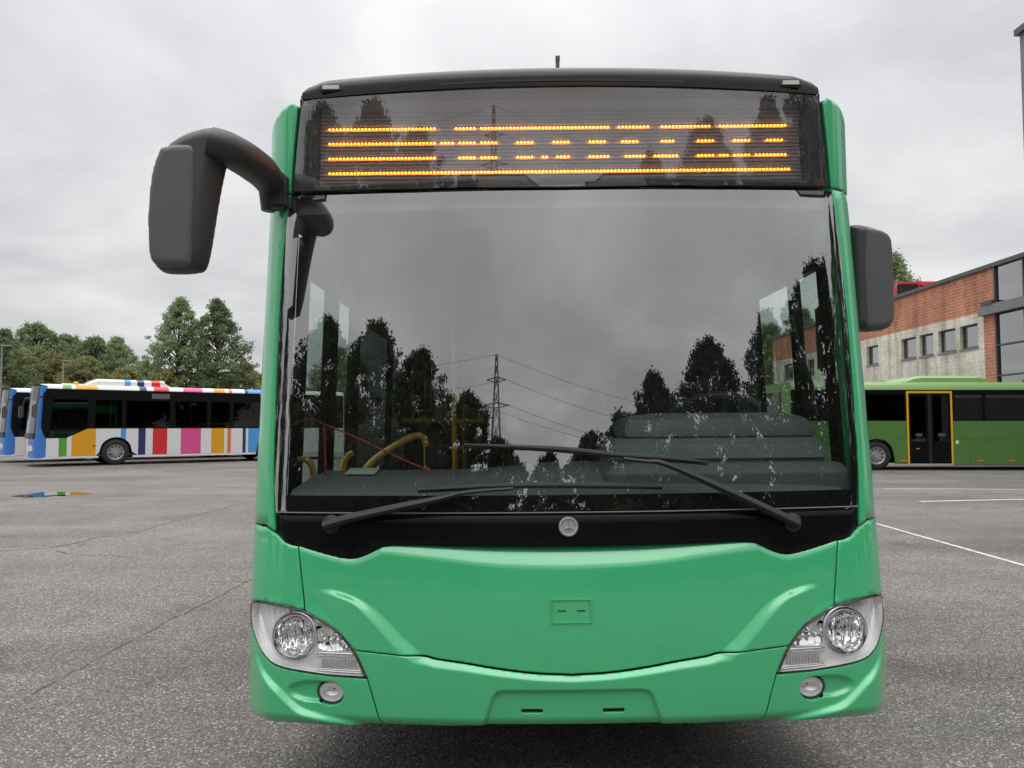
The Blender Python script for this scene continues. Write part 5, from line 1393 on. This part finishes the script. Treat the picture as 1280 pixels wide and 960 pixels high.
MB().add([(.25, .162, 2.918), (11.8, .162, 2.918), (11.8, 2.4, 2.918), (.25, 2.4, 2.918)], [(0, 1, 2, 3)]).build('roof', M['coach_top'], co)
pv_ = []
P0, P1 = cx(1138), cx(1247)
for x, hgt in ((P0, .15), (P0 + .35, .8), (P0 + .6, 1), (P1 - .4, 1), (P1 - .1, .7), (P1, .1)):
    for y, z in ((.35, 2.919), (.36, 2.919 + .16 * hgt), (.55, 2.919 + .24 * hgt), (2.0, 2.919 + .24 * hgt), (2.2, 2.919)): pv_.append((x, y, z))
mesh('roof_unit', pv_, [(i * 5 + j, (i + 1) * 5 + j, (i + 1) * 5 + j + 1, i * 5 + j + 1) for i in range(5) for j in range(4)] + [(0, 1, 2, 3, 4), (25, 26, 27, 28, 29)], M['coach_top'], co)
MB().box((.28, 2.47, .2), (11.8, 2.50, 1.6)).build('far_side', M['coach_green'], co)
MB().box((.28, 2.47, 1.602), (11.8, 2.50, 2.85)).build('far_windows', M['frit'], co)
# rounded left end
ES = [(.25, 0), (.12, .03), (.03, .13), (0, .35), (0, 2.15), (.03, 2.37), (.12, 2.47), (.25, 2.5)]
EA = np.concatenate([[0], np.cumsum(np.hypot(*np.diff(np.array(ES), axis=0).T))]); EL = float(EA[-1])
FE = lambda s, z: np.stack([np.interp(EL - s, EA, [p[0] for p in ES]), np.interp(EL - s, EA, [p[1] for p in ES]), z + 0 * s], -1)
panel('end_panel', rect(0, EL, .2, 1.3), M['coach_green'], co, F=FE, grid=.05, gap=0, edge=0)
panel('end_window', rect(.4, EL - .4, 1.302, 2.6), M['darkglass'], co, F=FE, grid=.05, gap=0, edge=0, thick=.003)
for a, b in ((0, .4), (EL - .4, EL)): panel('end_pillar', rect(a, b, 1.302, 2.6), M['coach_top'], co, F=FE, grid=.05, gap=0, edge=0)
panel('end_header', rect(0, EL, 2.602, 2.90), M['coach_top'], co, F=FE, grid=.05, gap=0, edge=0)
for x in CW:
    w_ = empty('wheel', (x, .03, .48), (0, 0, PI / 2)); w_.parent = co
    link('tyre', TY, None, w_); link('vent_hole', HO, None, link('rim', RM, None, w_))
    MB().prism([(x + .57 * math.cos(t), .48 + .57 * math.sin(t)) for t in np.linspace(0, PI, 14)], 0, .34, .36, 'xz').build('wheel_well', M['gap'], co)
MB().box((.4, .37, .22), (11.6, 2.4, .34)).build('underbody', M['gap'], co)
# ================================================================== red bus parked on the roof
rb = empty('red_bus', at(1121.5, 372, 58) * Vector((1, 1, 0)) if False else (at(1122, 372, 58).x, 58, 9.3))
tag(rb, 'red bus parked on the roof of the brick building', 'bus')
zr = at(1122, 351.5, 58).z - 9.3
MB().box((0, 0, .35), (10, 2.5, zr - 1.25)).build('body', M['red'], rb, bevel=.1)
MB().box((0.012, .01, zr - 1.248), (1.6, 2.49, zr - .22)).build('cab_glass', M['darkglass'], rb, bevel=.05)
MB().box((1.602, .0, zr - 1.248), (1.95, 2.5, zr - .30)).build('pillar', M['red'], rb)
MB().box((1.952, .01, zr - 1.248), (10, 2.49, zr - .75)).build('window_band', M['frit'], rb)
MB().box((1.602, 0, zr - .748), (10, 2.5, zr - .0)).build('roof', M['red'], rb, bevel=.06)
MB().box((.05, .05, zr - .218), (1.6, 2.45, zr - .06)).build('front_roof', M['red'], rb, bevel=.06)
MB().box((-.35, -.2, zr - .95), (-.15, .0, zr - .45)).tube([(-.25, -.1, zr - .5), (.1, .1, zr - .2)], .04, 6).build('wing_mirror', M['red'], rb)
for x in (2.5, 7.8):
    w_ = empty('wheel', (x, .0, .48), (0, 0, PI / 2)); w_.parent = rb
    link('tyre', TY, None, w_); link('vent_hole', HO, None, link('rim', RM, None, w_))
